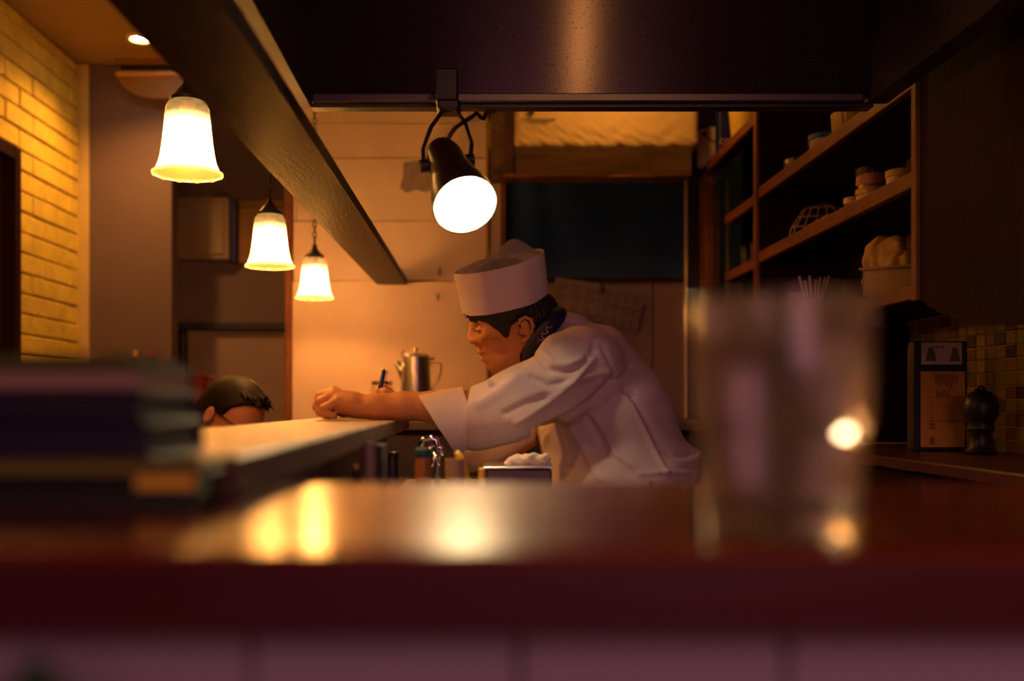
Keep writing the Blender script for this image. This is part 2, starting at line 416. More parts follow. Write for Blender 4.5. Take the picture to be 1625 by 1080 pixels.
# ---- ceiling bits
dl = thing('recessed_spotlight', 'small lit recessed spotlight in the ceiling near the brick wall', 'ceiling light', (-1.52, 4.55, 2.92))
MB().lathe([(.045, .0), (.062, 0), (.062, -.012), (.045, -.012)], (-1.52, 4.55, 2.922), 24, close=True).build('rim', m_brick, dl, True, 40)
MB().lathe([(0, 0), (.04, 0), (.04, -.004), (0, -.004)], (-1.52, 4.55, 2.92), 20).build('lamp_glass', emis('spot_glass', (1, .8, .5), 30), dl)
vt = thing('ceiling_vent', 'brown half-round vent housing with dark slot under the ceiling', 'vent', (SX(235, 4.85), 4.85, 2.92))
vx0, vx1 = SX(188, 4.85), SX(330, 4.85)
m_vent = M('vent_brown', (.28, .13, .03), .5)
prof = [(vx0, SZ(122, 4.85))]+[(vx0+(vx1-vx0)*(.5-.5*math.cos(t)), SZ(122, 4.85)-(.105)*math.sin(t)) for t in [PI*i/16 for i in range(1, 16)]]+[(vx1, SZ(122, 4.85))]
MB().prism(prof, .06, 'y', 4.85).build('bowl', m_vent, vt)
MB().box(vx0-.01, vx1, 4.83, 4.912, SZ(122, 4.85), SZ(114, 4.85), .004).build('lip', M('vent_lip', (.6, .32, .10), .4), vt)
MB().box(vx0+.01, vx1, 4.85, 4.912, SZ(114, 4.85), SZ(103, 4.85)).build('slot', m_black, vt)
MB().box(vx0-.01, vx1, 4.83, 4.912, SZ(103, 4.85), 2.922, .003).build('top_plate', m_vent, vt)
# ---- long plank above the ledge
def plank():
    f = lambda y: 1.713+(y-1.144)*.0184
    m = MB(); ya, yb = .7, YW
    vs = []
    for y in (ya, yb):
        for x, dz in ((-.42, 0), (-.29, 0), (-.29, .028), (-.42, .028)): vs.append((x, y, f(y)+dz))
    return m.add(vs, [(0, 1, 2, 3), (7, 6, 5, 4), (0, 4, 5, 1), (1, 5, 6, 2), (2, 6, 7, 3), (3, 7, 4, 0)])
pk = thing('hanging_plank', 'long dark lacquered plank hanging over the wooden ledge', 'beam', (-.355, 2.5, 1.75))
plank().build('board', m_beam, pk)
for y in (1.0,):
    MB().box(-.365, -.345, y, y+.02, 1.745+(y-1.2)*.0184, 2.922).build('hanger', m_iron, pk)
# ---- soffit and hood
YH = 2.2
zb = SZ(168, YH)
so = struct(MB().box(-.415, -.357, .9, YH+.02, zb, 2.92, .002).build('soffit_left', m_dark))
struct(MB().box(SX(1378, YH), SX(1378, YH)+.05, .9, YH+.02, zb+.01, 2.92, .002).build('soffit_right', m_dark))
hd = thing('hood_panel', 'wide dark metal hood panel with a steel rim above the cook', 'hood', (.25, YH, zb))
def hood_metal():
    m, nt, b = new_mat('hood_metal')
    b.inputs['Base Color'].default_value = (.05, .035, .045, 1); b.inputs['Metallic'].default_value = .6; b.inputs['Roughness'].default_value = .24
    b.inputs['Anisotropic'].default_value = .9; b.inputs['Anisotropic Rotation'].default_value = .25
    tc = nt.nodes.new('ShaderNodeTexCoord'); n = nt.nodes.new('ShaderNodeTexNoise'); n.inputs['Scale'].default_value = 160
    r = nt.nodes.new('ShaderNodeValToRGB'); r.color_ramp.elements[0].position = .3; r.color_ramp.elements[1].position = .42
    r.color_ramp.elements[0].color = (.012, .006, .005, 1); r.color_ramp.elements[1].color = (.05, .028, .036, 1)
    nt.links.new(tc.outputs['Object'], n.inputs['Vector']); nt.links.new(n.outputs['Fac'], r.inputs[0]); nt.links.new(r.outputs[0], b.inputs['Base Color'])
    tg = nt.nodes.new('ShaderNodeTangent'); tg.direction_type = 'RADIAL'; tg.axis = 'Z'
    nt.links.new(tg.outputs[0], b.inputs['Tangent'])
    return m
m_hood = hood_metal()
MB().box(-.357, SX(1385, YH), YH, YH+.02, zb+.022, 2.92).build('sheet', m_hood, hd)
MB().box(SX(497, YH), SX(1366, YH), YH-.018, YH+.024, SZ(165, YH), SZ(151, YH), .003).build('rim', M('rim_steel', (.13, .10, .12), .4, .8), hd)
MB().box(-.357, SX(1385, YH), YH-.004, YH+.03, SZ(171, YH), SZ(165, YH), .001).build('drip_edge', m_black, hd)
# ---- right wall with mosaic tiles
XR = 1.30
wr = struct(MB().box(XR+.006, XR+.12, .2, YW+.1, 0, 2.92).build('wall_right', m_plaster_d))
MB().box(XR+.003, XR+.0065, 1.99, 3.0, 1.12, 2.92).build('grout_bed', M('grout', (.62, .45, .15), .8), wr)
mt = [M('mosaic_%s' % n, c, .35, var=.2, scale=20) for n, c in (('ochre', (.34, .22, .05)), ('brown', (.20, .10, .03)), ('olive', (.27, .20, .05)), ('dark', (.08, .03, .02)))]
base = [MB().box(-.003, .006, -.0225, .0225, -.0150, .0150, .0015).build('tile_seed', mm) for mm in mt]
def put_tile(y, z):
    t = random.choices(base, (5, 3, 4, 2))[0].copy(); COL.objects.link(t); t.name = 'tile'; t.parent = wr; t.location = (XR, y, z)
for r in range(14):
    for c in range(21):
        put_tile(2.02+c*.0475, 1.145+r*.033)
for b_ in base: bpy.data.objects.remove(b_)
tm = MB()
for r in range(33):
    for c in range(21):
        y, z = 2.02+c*.0475, 1.145+(14+r)*.033
        tm.box(XR-.003, XR+.006, y-.0225, y+.0225, z-.015, z+.015)
t = tm.build('tile_field', mt[0], wr); t['kind'] = 'stuff'

# ============================================================ SHELVING on the right (front plane X=1)
sh = thing('shelf_unit', 'tall open orange-brown wooden shelf unit along the right kitchen wall', 'shelf', (1.15, 3.3, 0))
YA, YP, YN = 4.395, 3.50, 2.24
XS, XE = 1.0, 1.295
def zl(h): return CZ+h
# uprights
MB().box(XS, XS+.055, YA-.12, YA, .9, SZ(300, YA)+.17, .003).build('upright', m_woodv, sh)
MB().box(XS-.005, XE, YP-.012, YP+.012, 1.145, 2.91, .002).build('upright', m_wood_d, sh)
MB().box(XS-.008, XS+.006, YP-.016, YP+.020, 1.145, 2.91, .002).build('edge_strip', m_woodv, sh)
MB().box(XS, XE, YN-.012, YN+.012, zl(.25)-.02, 2.91, .002).build('upright', m_wood_d, sh)
MB().box(XS-.010, XS+.010, YN-.016, YN+.010, zl(.23), 2.91, .002).build('edge_strip', m_woodv, sh)
levels = [.245, .50, .725]
for h in levels+[1.0]:
    if h < .3:
        MB().box(XS+.02, XE, YN+.013, YP-.013, zl(h), zl(h)+.02, .002).build('shelf_board', m_wood_d, sh)
        MB().box(XS, XS+.02, YN+.013, YP-.013, zl(h)-.008, zl(h)+.024, .002).build('shelf_edge', m_wood, sh)
    else:
        MB().box(XS+.02, XE, YN+.013 if h < 1 else YP+.013, YP-.013 if h < 1 else YA, zl(h), zl(h)+.02, .002).build('shelf_board', m_wood_d, sh)
        MB().box(XS, XS+.02, YN+.013 if h < 1 else YP+.013, YP-.013 if h < 1 else YA, zl(h)-.008, zl(h)+.03, .002).build('shelf_edge', m_wood, sh)
for h in (.30, .50, .725):
    MB().box(XS+.02, XE, YP+.013, YP+.45, zl(h)-.01, zl(h)+.012, .002).build('shelf_board', m_wood_d, sh)
    MB().box(XS, XS+.02, YP+.013, YP+.45, zl(h)-.018, zl(h)+.018, .002).build('shelf_edge', m_wood, sh)
MB().box(XE-.01, XE, YP+.013, YA, 1.15, 2.25).build('back_panel', m_black, sh)
MB().box(XE-.006, XE, 2.98, YP-.013, 1.15, zl(.245)+.9).build('back_panel', m_black, sh)
gp = MB().box(XS+.03, XS+.034, 3.80, YA-.13, 1.20, zl(.97)).build('glass_pane', M('dark_glass', (.05, .10, .11), .05, Transmission_Weight=.85, IOR=1.45), sh)
MB().box(XS+.026, XS+.038, 3.795, 3.803, 1.20, zl(.97)).build('pane_edge', m_chrome, sh)
# large dark side door panel nearer than the shelves, with a curved foot
cbn = thing('wall_cupboard', 'large dark red-brown wall cupboard with curved lower edge nearest on the right', 'cupboard', (1.15, 1.8, 1.5))
pts = [(YN-.018, 2.91), (YN-.018, zl(.235)), (2.19, zl(.215)), (2.12, zl(.19)), (2.02, zl(.165)), (1.9, zl(.15)), (1.2, zl(.12)), (1.2, 2.91)]
MB().prism(pts, .022, 'x', XS).build('front_panel', m_wood_d, cbn)
MB().box(XS+.022, XE, 1.2, YN-.018, zl(.25), 2.91).build('body', m_wood_d, cbn)
# sideboard under the shelves
sb = thing('sideboard', 'low dark maroon sideboard under the shelves at the right', 'sideboard', (1.1, 2.4, 0))
MB().box(.93, XE+.002, 1.5, 2.98, 1.105, 1.13, .003).build('top', M('maroon_top', (.09, .02, .025), .35, var=.2), sb)
MB().box(.95, XE, 1.52, 2.96, 0, 1.105).build('body', m_wood_d, sb)
for k in range(9):
    y = 1.60+k*.155
    MB().box(.944, .950, y, y+.145, .5, 1.09, .002).build('front_board', m_wood_d, sb)
# dark red panel closing the niche
nq = MB().box(SX(1375, 2.95), XE-.004, 2.95, 2.975, 1.135, zl(.24)-.012).build('niche_panel', m_wood_d, sh)

# ============================================================ COUNTERS
ZC = CZ-.0645
ct = thing('bar_counter', 'dark red lacquered bar counter across the front with glossy blurred top', 'counter', (0, .6, 0))
MB().box(-1.2, 1.3, .434, .815, ZC-.0375, ZC, .0035).build('counter_top', m_counter, ct, auto=30)
MB().box(-1.2, 1.3, .4330, .4345, ZC-.0365, ZC-.0045).build('edge_band', m_edge, ct)
MB().box(-1.2, 1.3, .475, .80, 0, ZC-.0375).build('carcass', m_dark, ct)
w_ = 422*.47/F
m_ftile = M('pale_lilac_tile', (.44, .38, .44), .5)
for k in range(-8, 11):
    xx = SX(400, .47)+k*w_
    for r in range(4):
        MB().box(xx+.0012, xx+w_-.0012, .466, .475, ZC-.0385-(r+1)*.125, ZC-.0395-r*.125, .0015).build('tile', m_ftile, ct)
# ledge (worn wood) in front of the cook
ZL = CZ-.0345
lg = thing('wooden_ledge', 'worn pale-topped wooden serving ledge the cook leans on', 'ledge', (-.27, 1.5, 0))
def ledge():
    m = MB(); m.box(-.376, -.158, .668, 2.45, ZL-.028, ZL, .0025); return m
ledge().build('board', m_ledge, lg)
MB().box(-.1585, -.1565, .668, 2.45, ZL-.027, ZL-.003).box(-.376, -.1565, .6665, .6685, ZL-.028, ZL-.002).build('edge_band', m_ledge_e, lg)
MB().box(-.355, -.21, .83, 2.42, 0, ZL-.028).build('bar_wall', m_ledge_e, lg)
MB().box(-.21, -.195, .83, 2.42, 1.03, 1.08, .002).build('rail', m_iron, lg)
# kitchen worktop on the cook's side
wt = thing('kitchen_worktop', 'steel-topped kitchen worktop below the ledge', 'worktop', (0, 1.8, 0))
ZK = 1.03
MB().box(-.193, .10, .84, 2.9, ZK-.03, ZK, .003).build('top', M('worktop_steel', (.30, .24, .24), .35, .8), wt)
MB().box(-.192, .07, .86, 2.88, 0, ZK-.03).build('body', m_dark, wt)

# ============================================================ PENDANT LAMPS
def shade_mat():
    m, nt, b = new_mat('ribbed_shade_glass'); nt.nodes.remove(b); out = nt.nodes['Material Output']
    tc = nt.nodes.new('ShaderNodeTexCoord'); sp_ = nt.nodes.new('ShaderNodeSeparateXYZ'); nt.links.new(tc.outputs['Object'], sp_.inputs[0])
    rp = nt.nodes.new('ShaderNodeMapRange'); rp.inputs['From Min'].default_value = .085; rp.inputs['From Max'].default_value = .135
    rp.inputs['To Min'].default_value = .85; rp.inputs['To Max'].default_value = .05; nt.links.new(sp_.outputs[2], rp.inputs[0])
    tr = nt.nodes.new('ShaderNodeBsdfTransparent'); tr.inputs[0].default_value = (1, .93, .82, 1)
    tl = nt.nodes.new('ShaderNodeBsdfTranslucent'); tl.inputs[0].default_value = (1, .86, .60, 1)
    gl = nt.nodes.new('ShaderNodeBsdfGlossy'); gl.inputs['Roughness'].default_value = .2; gl.inputs[0].default_value = (1, .8, .5, 1)
    df = nt.nodes.new('ShaderNodeBsdfDiffuse'); df.inputs[0].default_value = (.8, .6, .3, 1)
    a = nt.nodes.new('ShaderNodeMixShader'); nt.links.new(rp.outputs[0], a.inputs[0]); nt.links.new(tr.outputs[0], a.inputs[1]); nt.links.new(tl.outputs[0], a.inputs[2])
    c = nt.nodes.new('ShaderNodeMixShader'); c.inputs[0].default_value = .05; nt.links.new(a.outputs[0], c.inputs[1]); nt.links.new(gl.outputs[0], c.inputs[2])
    e = nt.nodes.new('ShaderNodeMixShader'); e.inputs[0].default_value = .04; nt.links.new(c.outputs[0], e.inputs[1]); nt.links.new(df.outputs[0], e.inputs[2])
    nt.links.new(e.outputs[0], out.inputs[0]); return m
m_shade = shade_mat(); m_bulb = emis('bulb_glass', (1, .72, .36), 40)
def shade_mesh(o):
    prof = [(.0345, .163), (.041, .156), (.0465, .145), (.0485, .125), (.0505, .10), (.0535, .07), (.0570, .045), (.0615, .025), (.068, .010), (.0735, .002), (.0755, 0)]
    m = MB(); seg = 96; vs = []
    for j in range(seg):
        a = 2*PI*j/seg
        for i, (r, z) in enumerate(prof):
            e = max(0, 1-z/.012)
            k = 1+.012*math.cos(48*a)*(1-e)+.012*e*math.cos(12*a)
            vs.append(Vector((r*k*math.cos(a), r*k*math.sin(a), z-.0025*e*math.cos(12*a)))+o)
    n = len(prof); fs = [(j*n+i, ((j+1) % seg)*n+i, ((j+1) % seg)*n+i+1, j*n+i+1) for j in range(seg) for i in range(n-1)]
    return m.add(vs, fs)
lamps = [(2.19, 1.753, 'nearest glass pendant lamp with bell shade, partly hidden by the hanging plank'),
         (3.08, 1.673, 'middle one of three glass bell pendant lamps, in front of the wooden post'),
         (1.27, 1.87, 'added unseen glass bell pendant lamp, nearer than the visible three, left of the plank'),  # extra pendant out of view, added for golden light in the tumbler
         (3.95, 1.6675, 'farthest and lowest-looking glass bell pendant lamp, against the white wall')]
for Y, z, lab in lamps:
    o = Vector((-.627, Y, z)); t = thing('pendant_lamp', lab, 'pendant lamp', o, 'bell pendant lamps over the counter')
    s_ = shade_mesh(o).build('lamp_shade', m_shade, t, True)
    MB().lathe([(.0755, -.001), (.0775, .001), (.0765, .004), (.0745, .003)], o, 48, close=True, ribs=12, rib=.012).build('shade_rim', M('rim_glass', (1, .8, .5), .3, Transmission_Weight=.5, Emission_Color=(1, .6, .2, 1), Emission_Strength=.8), t, True)
    MB().lathe([(0, .045), (.018, .05), (.028, .065), (.030, .082), (.024, .10), (.015, .115), (.013, .125)], o, 24).build('bulb', m_bulb, t, True)
    MB().lathe([(.013, .124), (.016, .13), (.016, .162), (.010, .165)], o, 20).build('socket', m_cream, t, True)
    MB().lathe([(.0375, .160), (.0375, .168), (.030, .174), (.020, .186), (.011, .198), (.009, .212), (.0, .214)], o, 28).build('cap', m_iron, t, True, 40)
    mb = MB(); zz = .212; k = 0
    while z+zz < 2.915:
        big = .0125 if k else .016; w = .0075 if k else .013
        pts = []
        for q in range(12):
            a = 2*PI*q/12; dx = w*math.cos(a); dz_ = big*math.sin(a)
            pts.append(o+Vector((dx if k % 2 else 0, 0 if k % 2 else dx, zz+big+dz_)))
        mb.tube(pts, .0022, 6, closed=True); zz += big*2-.0045; k += 1
    mb.build('chain', m_iron, t, True)
    light('pendant_bulb', 'POINT', o+Vector((0, 0, .030)), 10, WARM, shadow_soft_size=.013)

# ============================================================ SPOT LAMP on the hood
YS = 1.95
sl = thing('spotlight', 'black bracket spotlight with bright round lens hanging from the hood', 'spotlight', W(710, 175, YS))
YM = 2.08
MB().box(SX(691, YM), SX(727, YM), YM, YH, SZ(160, YM), SZ(107, YM), .004).build('mount_box', m_black, sl)
MB().box(SX(694, YM), SX(731, YM), YM-.012, YM+.04, SZ(176, YM), SZ(158, YM), .006).build('bracket_block', m_black, sl)
c0 = W(737, 322, 1.84); back = W(712, 212, 1.97)
ax = (c0-back).normalized()
# aim the lens more towards the room
axis = Vector((.22, -.66, -.62)).normalized()
RA = axis.to_track_quat('Z', 'Y').to_matrix().to_4x4()
Ln = .212
prof = [(.021, 0), (.030, .006), (.036, .03), (.040, .09), (.047, .13), (.058, .178), (.0615, Ln), (.0585, Ln), (.055, .178), (.044, .13), (.037, .09), (.033, .03)]
org = c0-axis*(Ln-.008)
MBo = MB().lathe(prof, org, 40, mat=RA, close=True); MBo.build('housing', M('brown_black_metal', (.05, .022, .016), .35, .5), sl, True, 40)
MB().lathe([(0, .0), (.0565, .0), (.0565, .004), (0, .012)], org, 40, mat=RA @ Matrix.Translation((0, 0, Ln-.018))).build('lens', emis('lens_glow', (1, .74, .38), 105), sl, True, 50)
MB().lathe([(0, 0), (.020, 0), (.020, .02), (0, .02)], org, 20, mat=RA @ Matrix.Translation((0, 0, -.012))).build('rear_cap', m_black, sl, True, 40)
side = Vector((1, 0, 0))-axis*axis.x; side.normalize(); piv = org+axis*.055
for s_ in (-1, 1):
    kp = piv+side*s_*.038
    MB().tube([kp-side*s_*.004, kp+side*s_*.016], .0125, 14).build('knob', m_iron, sl, True, 40)
top = W(712, 174, YM)
arc = [piv+side*.046]+[piv+side*.046+(top-piv)*.3+side*.004, piv+side*.036+(top-piv)*.7, top+side*.012, top, top-side*.012, piv-side*.036+(top-piv)*.7, piv-side*.046+(top-piv)*.3-side*.004, piv-side*.046]
MB().tube(arc, .0045, 8).build('bracket', m_iron, sl, True)
cord = [org+axis*0, W(722, 203, 1.98), W(736, 193, 2.0), W(748, 186, 2.02), W(756, 179, 2.03), W(762, 186, 2.05), W(768, 188, 2.07), W(772, 178, 2.1), W(785, 177, 2.16)]
MB().tube(cord, .0045, 8).build('cord', m_black, sl, True)
light('spot_beam', 'SPOT', c0+axis*.012, 7, (1, .50, .16), target=c0+axis, spot_size=math.radians(70), spot_blend=.8, shadow_soft_size=.05)

# ============================================================ TUMBLER
gx, gy = SX(1240, .5), .50
gl = thing('water_glass', 'blurred clear stacking tumbler of water on the near counter', 'glass', (gx, gy, ZC))
m_gl = M('tumbler_glass', (1, .97, .98), .13, Transmission_Weight=1.0, IOR=1.47)
_nt = m_gl.node_tree; _tl = _nt.nodes.new('ShaderNodeBsdfTranslucent'); _tl.inputs[0].default_value = (1, .70, .55, 1); _mx = _nt.nodes.new('ShaderNodeMixShader'); _mx.inputs[0].default_value = .08
_nt.links.new(_nt.nodes['Principled BSDF'].outputs[0], _mx.inputs[1]); _nt.links.new(_tl.outputs[0], _mx.inputs[2]); _nt.links.new(_mx.outputs[0], _nt.nodes['Material Output'].inputs[0])
out = [(.0365, .0), (.0380, .0015), (.0385, .010), (.0392, .046), (.0400, .052), (.0425, .056), (.0430, .062), (.0440, .1145), (.0435, .116)]
inn = [(.0418, .115), (.0408, .062), (.0380, .052), (.0368, .046), (.0358, .014), (.030, .011), (0, .0105)]
MB().lathe([(0, 0)]+out+inn, (gx, gy, ZC+.0003), 64).build('tumbler', m_gl, gl, True, 45)
wtr = [(0, .0110), (.0300, .0115), (.0360, .0145), (.0370, .046), (.0382, .052), (.0409, .062), (.0414, .0945), (0, .0945)]
MB().lathe(wtr, (gx, gy, ZC+.0003), 64).build('water', glass('water', (.95, .92, .98), 0, 1.33), gl, True, 45)

# ============================================================ STACK of books at the left
m_pg = M('page_block', (.46, .30, .22), .8, var=.1, scale=50, stretch=(1, 1, 30))
bk = [(.0118, (.020, .028, .020), 'lowest black-green book of the stack on the near counter'),
      (.0090, (.015, .014, .014), 'black book with a painted golden glint, second from the stack bottom'),
      (.0100, (.17, .16, .02), 'thin olive-green book just above the one with the painted glint'),
      (.022, (.010, .010, .032), 'thick navy book in the middle of the counter stack'),
      (.019, (.008, .010, .022), 'blue-black book under the pale-edged one in the stack'),
      (.014, (.020, .014, .035), 'purple-black book with pale page edge near the stack top'),
      (.008, (.11, .15, .025), 'thin green-covered booklet topmost on the counter stack')]
z = ZC+.0005
for i, (t_, c_, lab) in enumerate(bk):
    xr_ = -.195+[.030, .020, .032, .0, -.004, -.006, -.014][i]; xl = -.43+random.uniform(-.01, .01)
    y0, y1 = .60+.004*(i % 2), (.662 if i < 3 else .722)
    b = thing('book', lab, 'book', (-.28, .65, z), 'books stacked on the near counter')
    mc = M('book_cover', c_, .45)
    pale = i == 5
    MB().box(xl, xr_, y0, y1, z, z+.0014, .0005).box(xl, xr_, y0, y1, z+t_-.0018, z+t_-.0004, .0005).box(xl, xr_, y1-.0015, y1, z, z+t_-.0004).build('cover', mc, b)
    MB().box(xl+.003, xr_-.003, y0+.003, y1-.002, z+.0014, z+t_-.0018).build('pages', m_pg if pale else M('edge_page', tuple(min(1, c*1.2) for c in c_), .6), b)
    if i == 1:
        MB().box(SX(212, .6), SX(306, .6), y0-.0006, y0+.003, z+.0004, z+t_-.0004).build('painted_glint', M('glint_yellow', (1, .66, .06), .3), b)  # golden glint on the stack, painted as a bright yellow strip
    z += t_

# ============================================================ KETTLE, JAR and back ledge behind the cook's arms
yk = 4.12
bs = thing('back_ledge', 'narrow white wall ledge carrying the metal pot behind the hands', 'shelf', (SX(680, 4.2), 4.25, SZ(652, 4.2)))
MB().box(SX(560, 4.2), SX(830, 4.2), 4.0, YW-.023, SZ(650, 4.2)-.02, SZ(645, 4.2), .003).build('board', m_white, bs)
MB().box(SX(600, 4.2), SX(604, 4.2), 4.1, YW-.023, 1.190, SZ(650, 4.2)-.018).build('bracket', m_iron, bs)
MB().box(SX(790, 4.2), SX(794, 4.2), 4.1, YW-.023, 1.190, SZ(650, 4.2)-.018).build('bracket', m_iron, bs)
zk = SZ(645, 4.2)
kx = SX(660, yk); kt = thing('coffee_pot', 'tall steel coffee pot with side spout and looped handle', 'coffee pot', (kx, yk, zk))
u = yk/F
hk = (SZ(566, yk)-zk)
MB().lathe([(0, 0), (.066, 0), (.066, .006), (.062, hk*.5), (.0565, hk*.92), (.055, hk), (0, hk)], (kx, yk, zk), 36).build('body', m_steel, kt, True, 40)
ld = MB().lathe([(.056, 0), (.058, .003), (.052, .010), (.02, .014), (0, .015)], (kx, yk, zk+hk), 36).build('lid', m_steel, kt, True, 40)
MB().lathe([(.004, 0), (.004, .008), (.009, .012), (.010, .02), (.006, .026), (0, .027)], (kx, yk, zk+hk+.013), 16).build('lid_knob', m_chrome, ld, True)
sp2 = MB(); vs = []
for (px, t0_, t1_, hw) in ((625.5, 572, 574.5, .003), (629, 572.5, 584, .010), (634, 573.5, 599, .016), (641, 575, 617, .021)):
    for q in range(12):
        a_ = 2*PI*q/12; vs.append((SX(px, yk), yk+hw*math.cos(a_), (SZ(t0_, yk)+SZ(t1_, yk))/2+(SZ(t0_, yk)-SZ(t1_, yk))/2*math.sin(a_)))
sp2.add(vs, [(i*12+q, i*12+(q+1) % 12, (i+1)*12+(q+1) % 12, (i+1)*12+q) for i in range(3) for q in range(12)]+[tuple(range(12))]); sp2.build('spout', m_steel, kt, True, 50)
MB().tube([W(681, 570, yk), W(690, 568, yk)], .004).build('hinge', m_iron, kt)
MB().tube([W(640, 575, yk), W(638, 560, yk), W(642, 555, yk)], .003).build('clip', m_iron, kt)
MB().tube([W(679, 577, yk), W(690, 575, yk), W(700, 577, yk), W(700, 590, yk), W(694, 606, yk), W(684, 618, yk), W(679, 622, yk)], .0050, 8).build('handle', m_steel, kt, True)
jx = SX(606, yk); jr = thing('glass_jar', 'small lidded glass jar beside the steel pot', 'jar', (jx, yk, zk))
MB().lathe([(0, 0), (.045, 0), (.047, .01), (.046, .07), (.040, .085), (.038, .10), (.036, .10), (.038, .08), (.043, .068), (.043, .008), (0, .006)], (jx, yk, zk), 32).build('jar_body', glass('jar_glass', (1, .9, .75), .02), jr, True, 45)
MB().lathe([(.041, .090), (.046, .091), (.046, .105), (.041, .106)], (jx, yk, zk), 32, close=True).build('lid_ring', m_chrome, jr, True, 40)
MB().lathe([(0, .008), (.041, .009), (.041, .05), (0, .052)], (jx, yk, zk), 24).build('brown_contents', M('brown_sugar', (.35, .13, .03), .8, bump=.4), jr, True, 40)
# wall hooks
for (px, py, lab) in ((694, 468, 'white hook on the lower white wall board'), (697, 428, 'small faint hook on the wall above the joint')):
    yy = YW-.022 if py > 447 else YW
    hk_ = thing('wall_hook', lab, 'hook', (SX(px, yy), yy, SZ(py, yy)))
    x, zz = SX(px, yy), SZ(py, yy)
    MB().box(x-.012, x+.012, yy-.006, yy, zz-.014, zz+.016, .003).build('plate', m_white, hk_)
    MB().tube([(x+.002, yy-.006, zz+.004), (x+.004, yy-.022, zz), (x+.004, yy-.024, zz-.016), (x+.002, yy-.012, zz-.024)], .0028).build('hook', m_iron, hk_, True)
# red pitcher on a small side table + two bottles, beyond
yt_ = 4.95
st = thing('side_table', 'dark side table against the far left wall', 'table', (-1.2, 5.1, 0))
MB().box(-1.44, -1.18, 4.94, 5.35, .0+SZ(652, yt_)-.02, SZ(652, yt_), .003).build('table_top', m_wood_d, st)
for x, y in ((-1.42, 4.97), (-1.20, 4.97), (-1.42, 5.32), (-1.20, 5.32)): MB().box(x-.015, x+.015, y-.015, y+.015, 0, SZ(652, yt_)-.02).build('leg', m_wood_d, st)
zt_ = SZ(652, yt_)
rx = SX(315, 5.0); rp = thing('red_pitcher', 'red pitcher with loop handle behind the seated guest', 'pitcher', (rx, 5.0, zt_))
MB().lathe([(0, 0), (.045, 0), (.048, .02), (.042, .17), (.044, .178), (.040, .178), (.038, .16), (0, .03)], (rx, 5.0, zt_), 28).build('body', m_red, rp, True, 45)
MB().tube([(rx+.040, 5.0, zt_+.165), (rx+.070, 5.0, zt_+.17), (rx+.082, 5.0, zt_+.15), (rx+.082, 5.0, zt_+.08), (rx+.065, 5.0, zt_+.05), (rx+.044, 5.0, zt_+.05)], .008).build('handle', m_red, rp, True)
for px, lab, mc in ((215, 'gold-capped bottle behind the book stack', M('gold_cap', (.8, .5, .1), .3, .8)), (242, 'red-capped bottle right of the gold-capped one', m_red)):
    yb_ = 4.86; x = SX(px, yb_); b = thing('bottle', lab, 'bottle', (x if px < 240 else x, yb_, 0))
    zb0 = 1.12
    b.location = (x, yb_, zb0); ORG[b.name] = Vector((x, yb_, zb0)); hh = SZ(556, yb_)-zb0
    MB().lathe([(0, 0), (.032, 0), (.033, hh*.55), (.028, hh*.66), (.013, hh*.78), (.012, hh-.02), (0, hh-.02)], (x, yb_, zb0), 20).build('body', M('bottle_glass', (.03, .05, .02), .1), b, True, 50)
    MB().lathe([(.0145, hh-.035), (.0145, hh), (0, hh+.001)], (x, yb_, zb0), 16).build('cap', mc, b, True, 40)
bsh = thing('bottle_shelf', 'dark low shelf holding the two capped bottles at the left wall', 'shelf', (-1.6, 4.85, 1.1))
MB().box(-1.9, -1.48, 4.80, 4.895, 1.09, 1.12, .003).build('board', m_wood_d, bsh)
MB().box(-1.88, -1.50, 4.84, 4.895, 0, 1.09).build('stand', m_wood_d, bsh)

# ============================================================ TOP SHELF with paper sack, over the window
YT = 4.12
ts = thing('overhead_shelf', 'brown cloth-fronted shelf above the dark window', 'shelf', (.45, 4.25, SZ(232, YT)))
xa, xb = SX(818, YT), SX(1105, YT)-.02
MB().box(xa, xb, YT, YW+.03, SZ(240, YT), SZ(233, YT), .003).build('board', m_wood_d, ts)
def drape():
    m = MB(); n, k = 60, 8; vs = []
    for i in range(n+1):
        for j in range(k+1):
            u_, w_ = i/n, j/k
            vs.append((xa+(xb-xa)*u_, YT-.004+.010*w_*math.sin(u_*9+2*w_)+.02*w_, SZ(233+45*w_, YT)))
    return m.add(vs, [(i*(k+1)+j, (i+1)*(k+1)+j, (i+1)*(k+1)+j+1, i*(k+1)+j+1) for i in range(n) for j in range(k)])
drape().build('cloth_front', M('brown_cloth', (.11, .055, .03), .9, var=.4, scale=6, stretch=(1, 1, 8)), ts, True)
MB().box(xa-.05, xb, YT+.02, YT+.05, SZ(282, YT+.03), SZ(277, YT+.03), .002).build('batten', m_wood, ts)
MB().box(SX(779, 4.3), SX(818, YT)-.004, 4.2, YW+.03, SZ(283, 4.3), 2.92).build('side_board', m_ledge_e, ts)
def sack():
    s = SDF((xa-.02, 4.08, 2.28), (xb+.1, 4.42, 2.68), .006)
    s.box(((xa+xb)/2+.02, 4.27, (SZ(232, YT)+2.60)/2), ((xb-xa)/2+.02, .13, (2.60-SZ(232, YT))/2), .03)
    def dsp(p, q):
        n = vnormals(p, q); x, y, z = p.T
        a = .0012*np.sin(x*60+z*90+2*np.sin(z*40))+.0014*np.sin(x*23-z*75+1.5*np.sin(x*31))+.0007*np.sin(x*140+z*160)
        fade = np.clip((2.52-z)/.12, .25, 1.3)
        return p+n*(a*fade)[:, None]
    return s, dsp
sk, dsp = sack()
so_ = sk.mesh('paper_sack', M('sack_paper', (.72, .50, .30), .75, var=.06, scale=8), None, dsp)
tag(so_, 'long crumpled paper-wrapped sack lying on the overhead shelf', 'sack')
m_ink = M('ink', (.03, .03, .05), .7)
ms = MB()
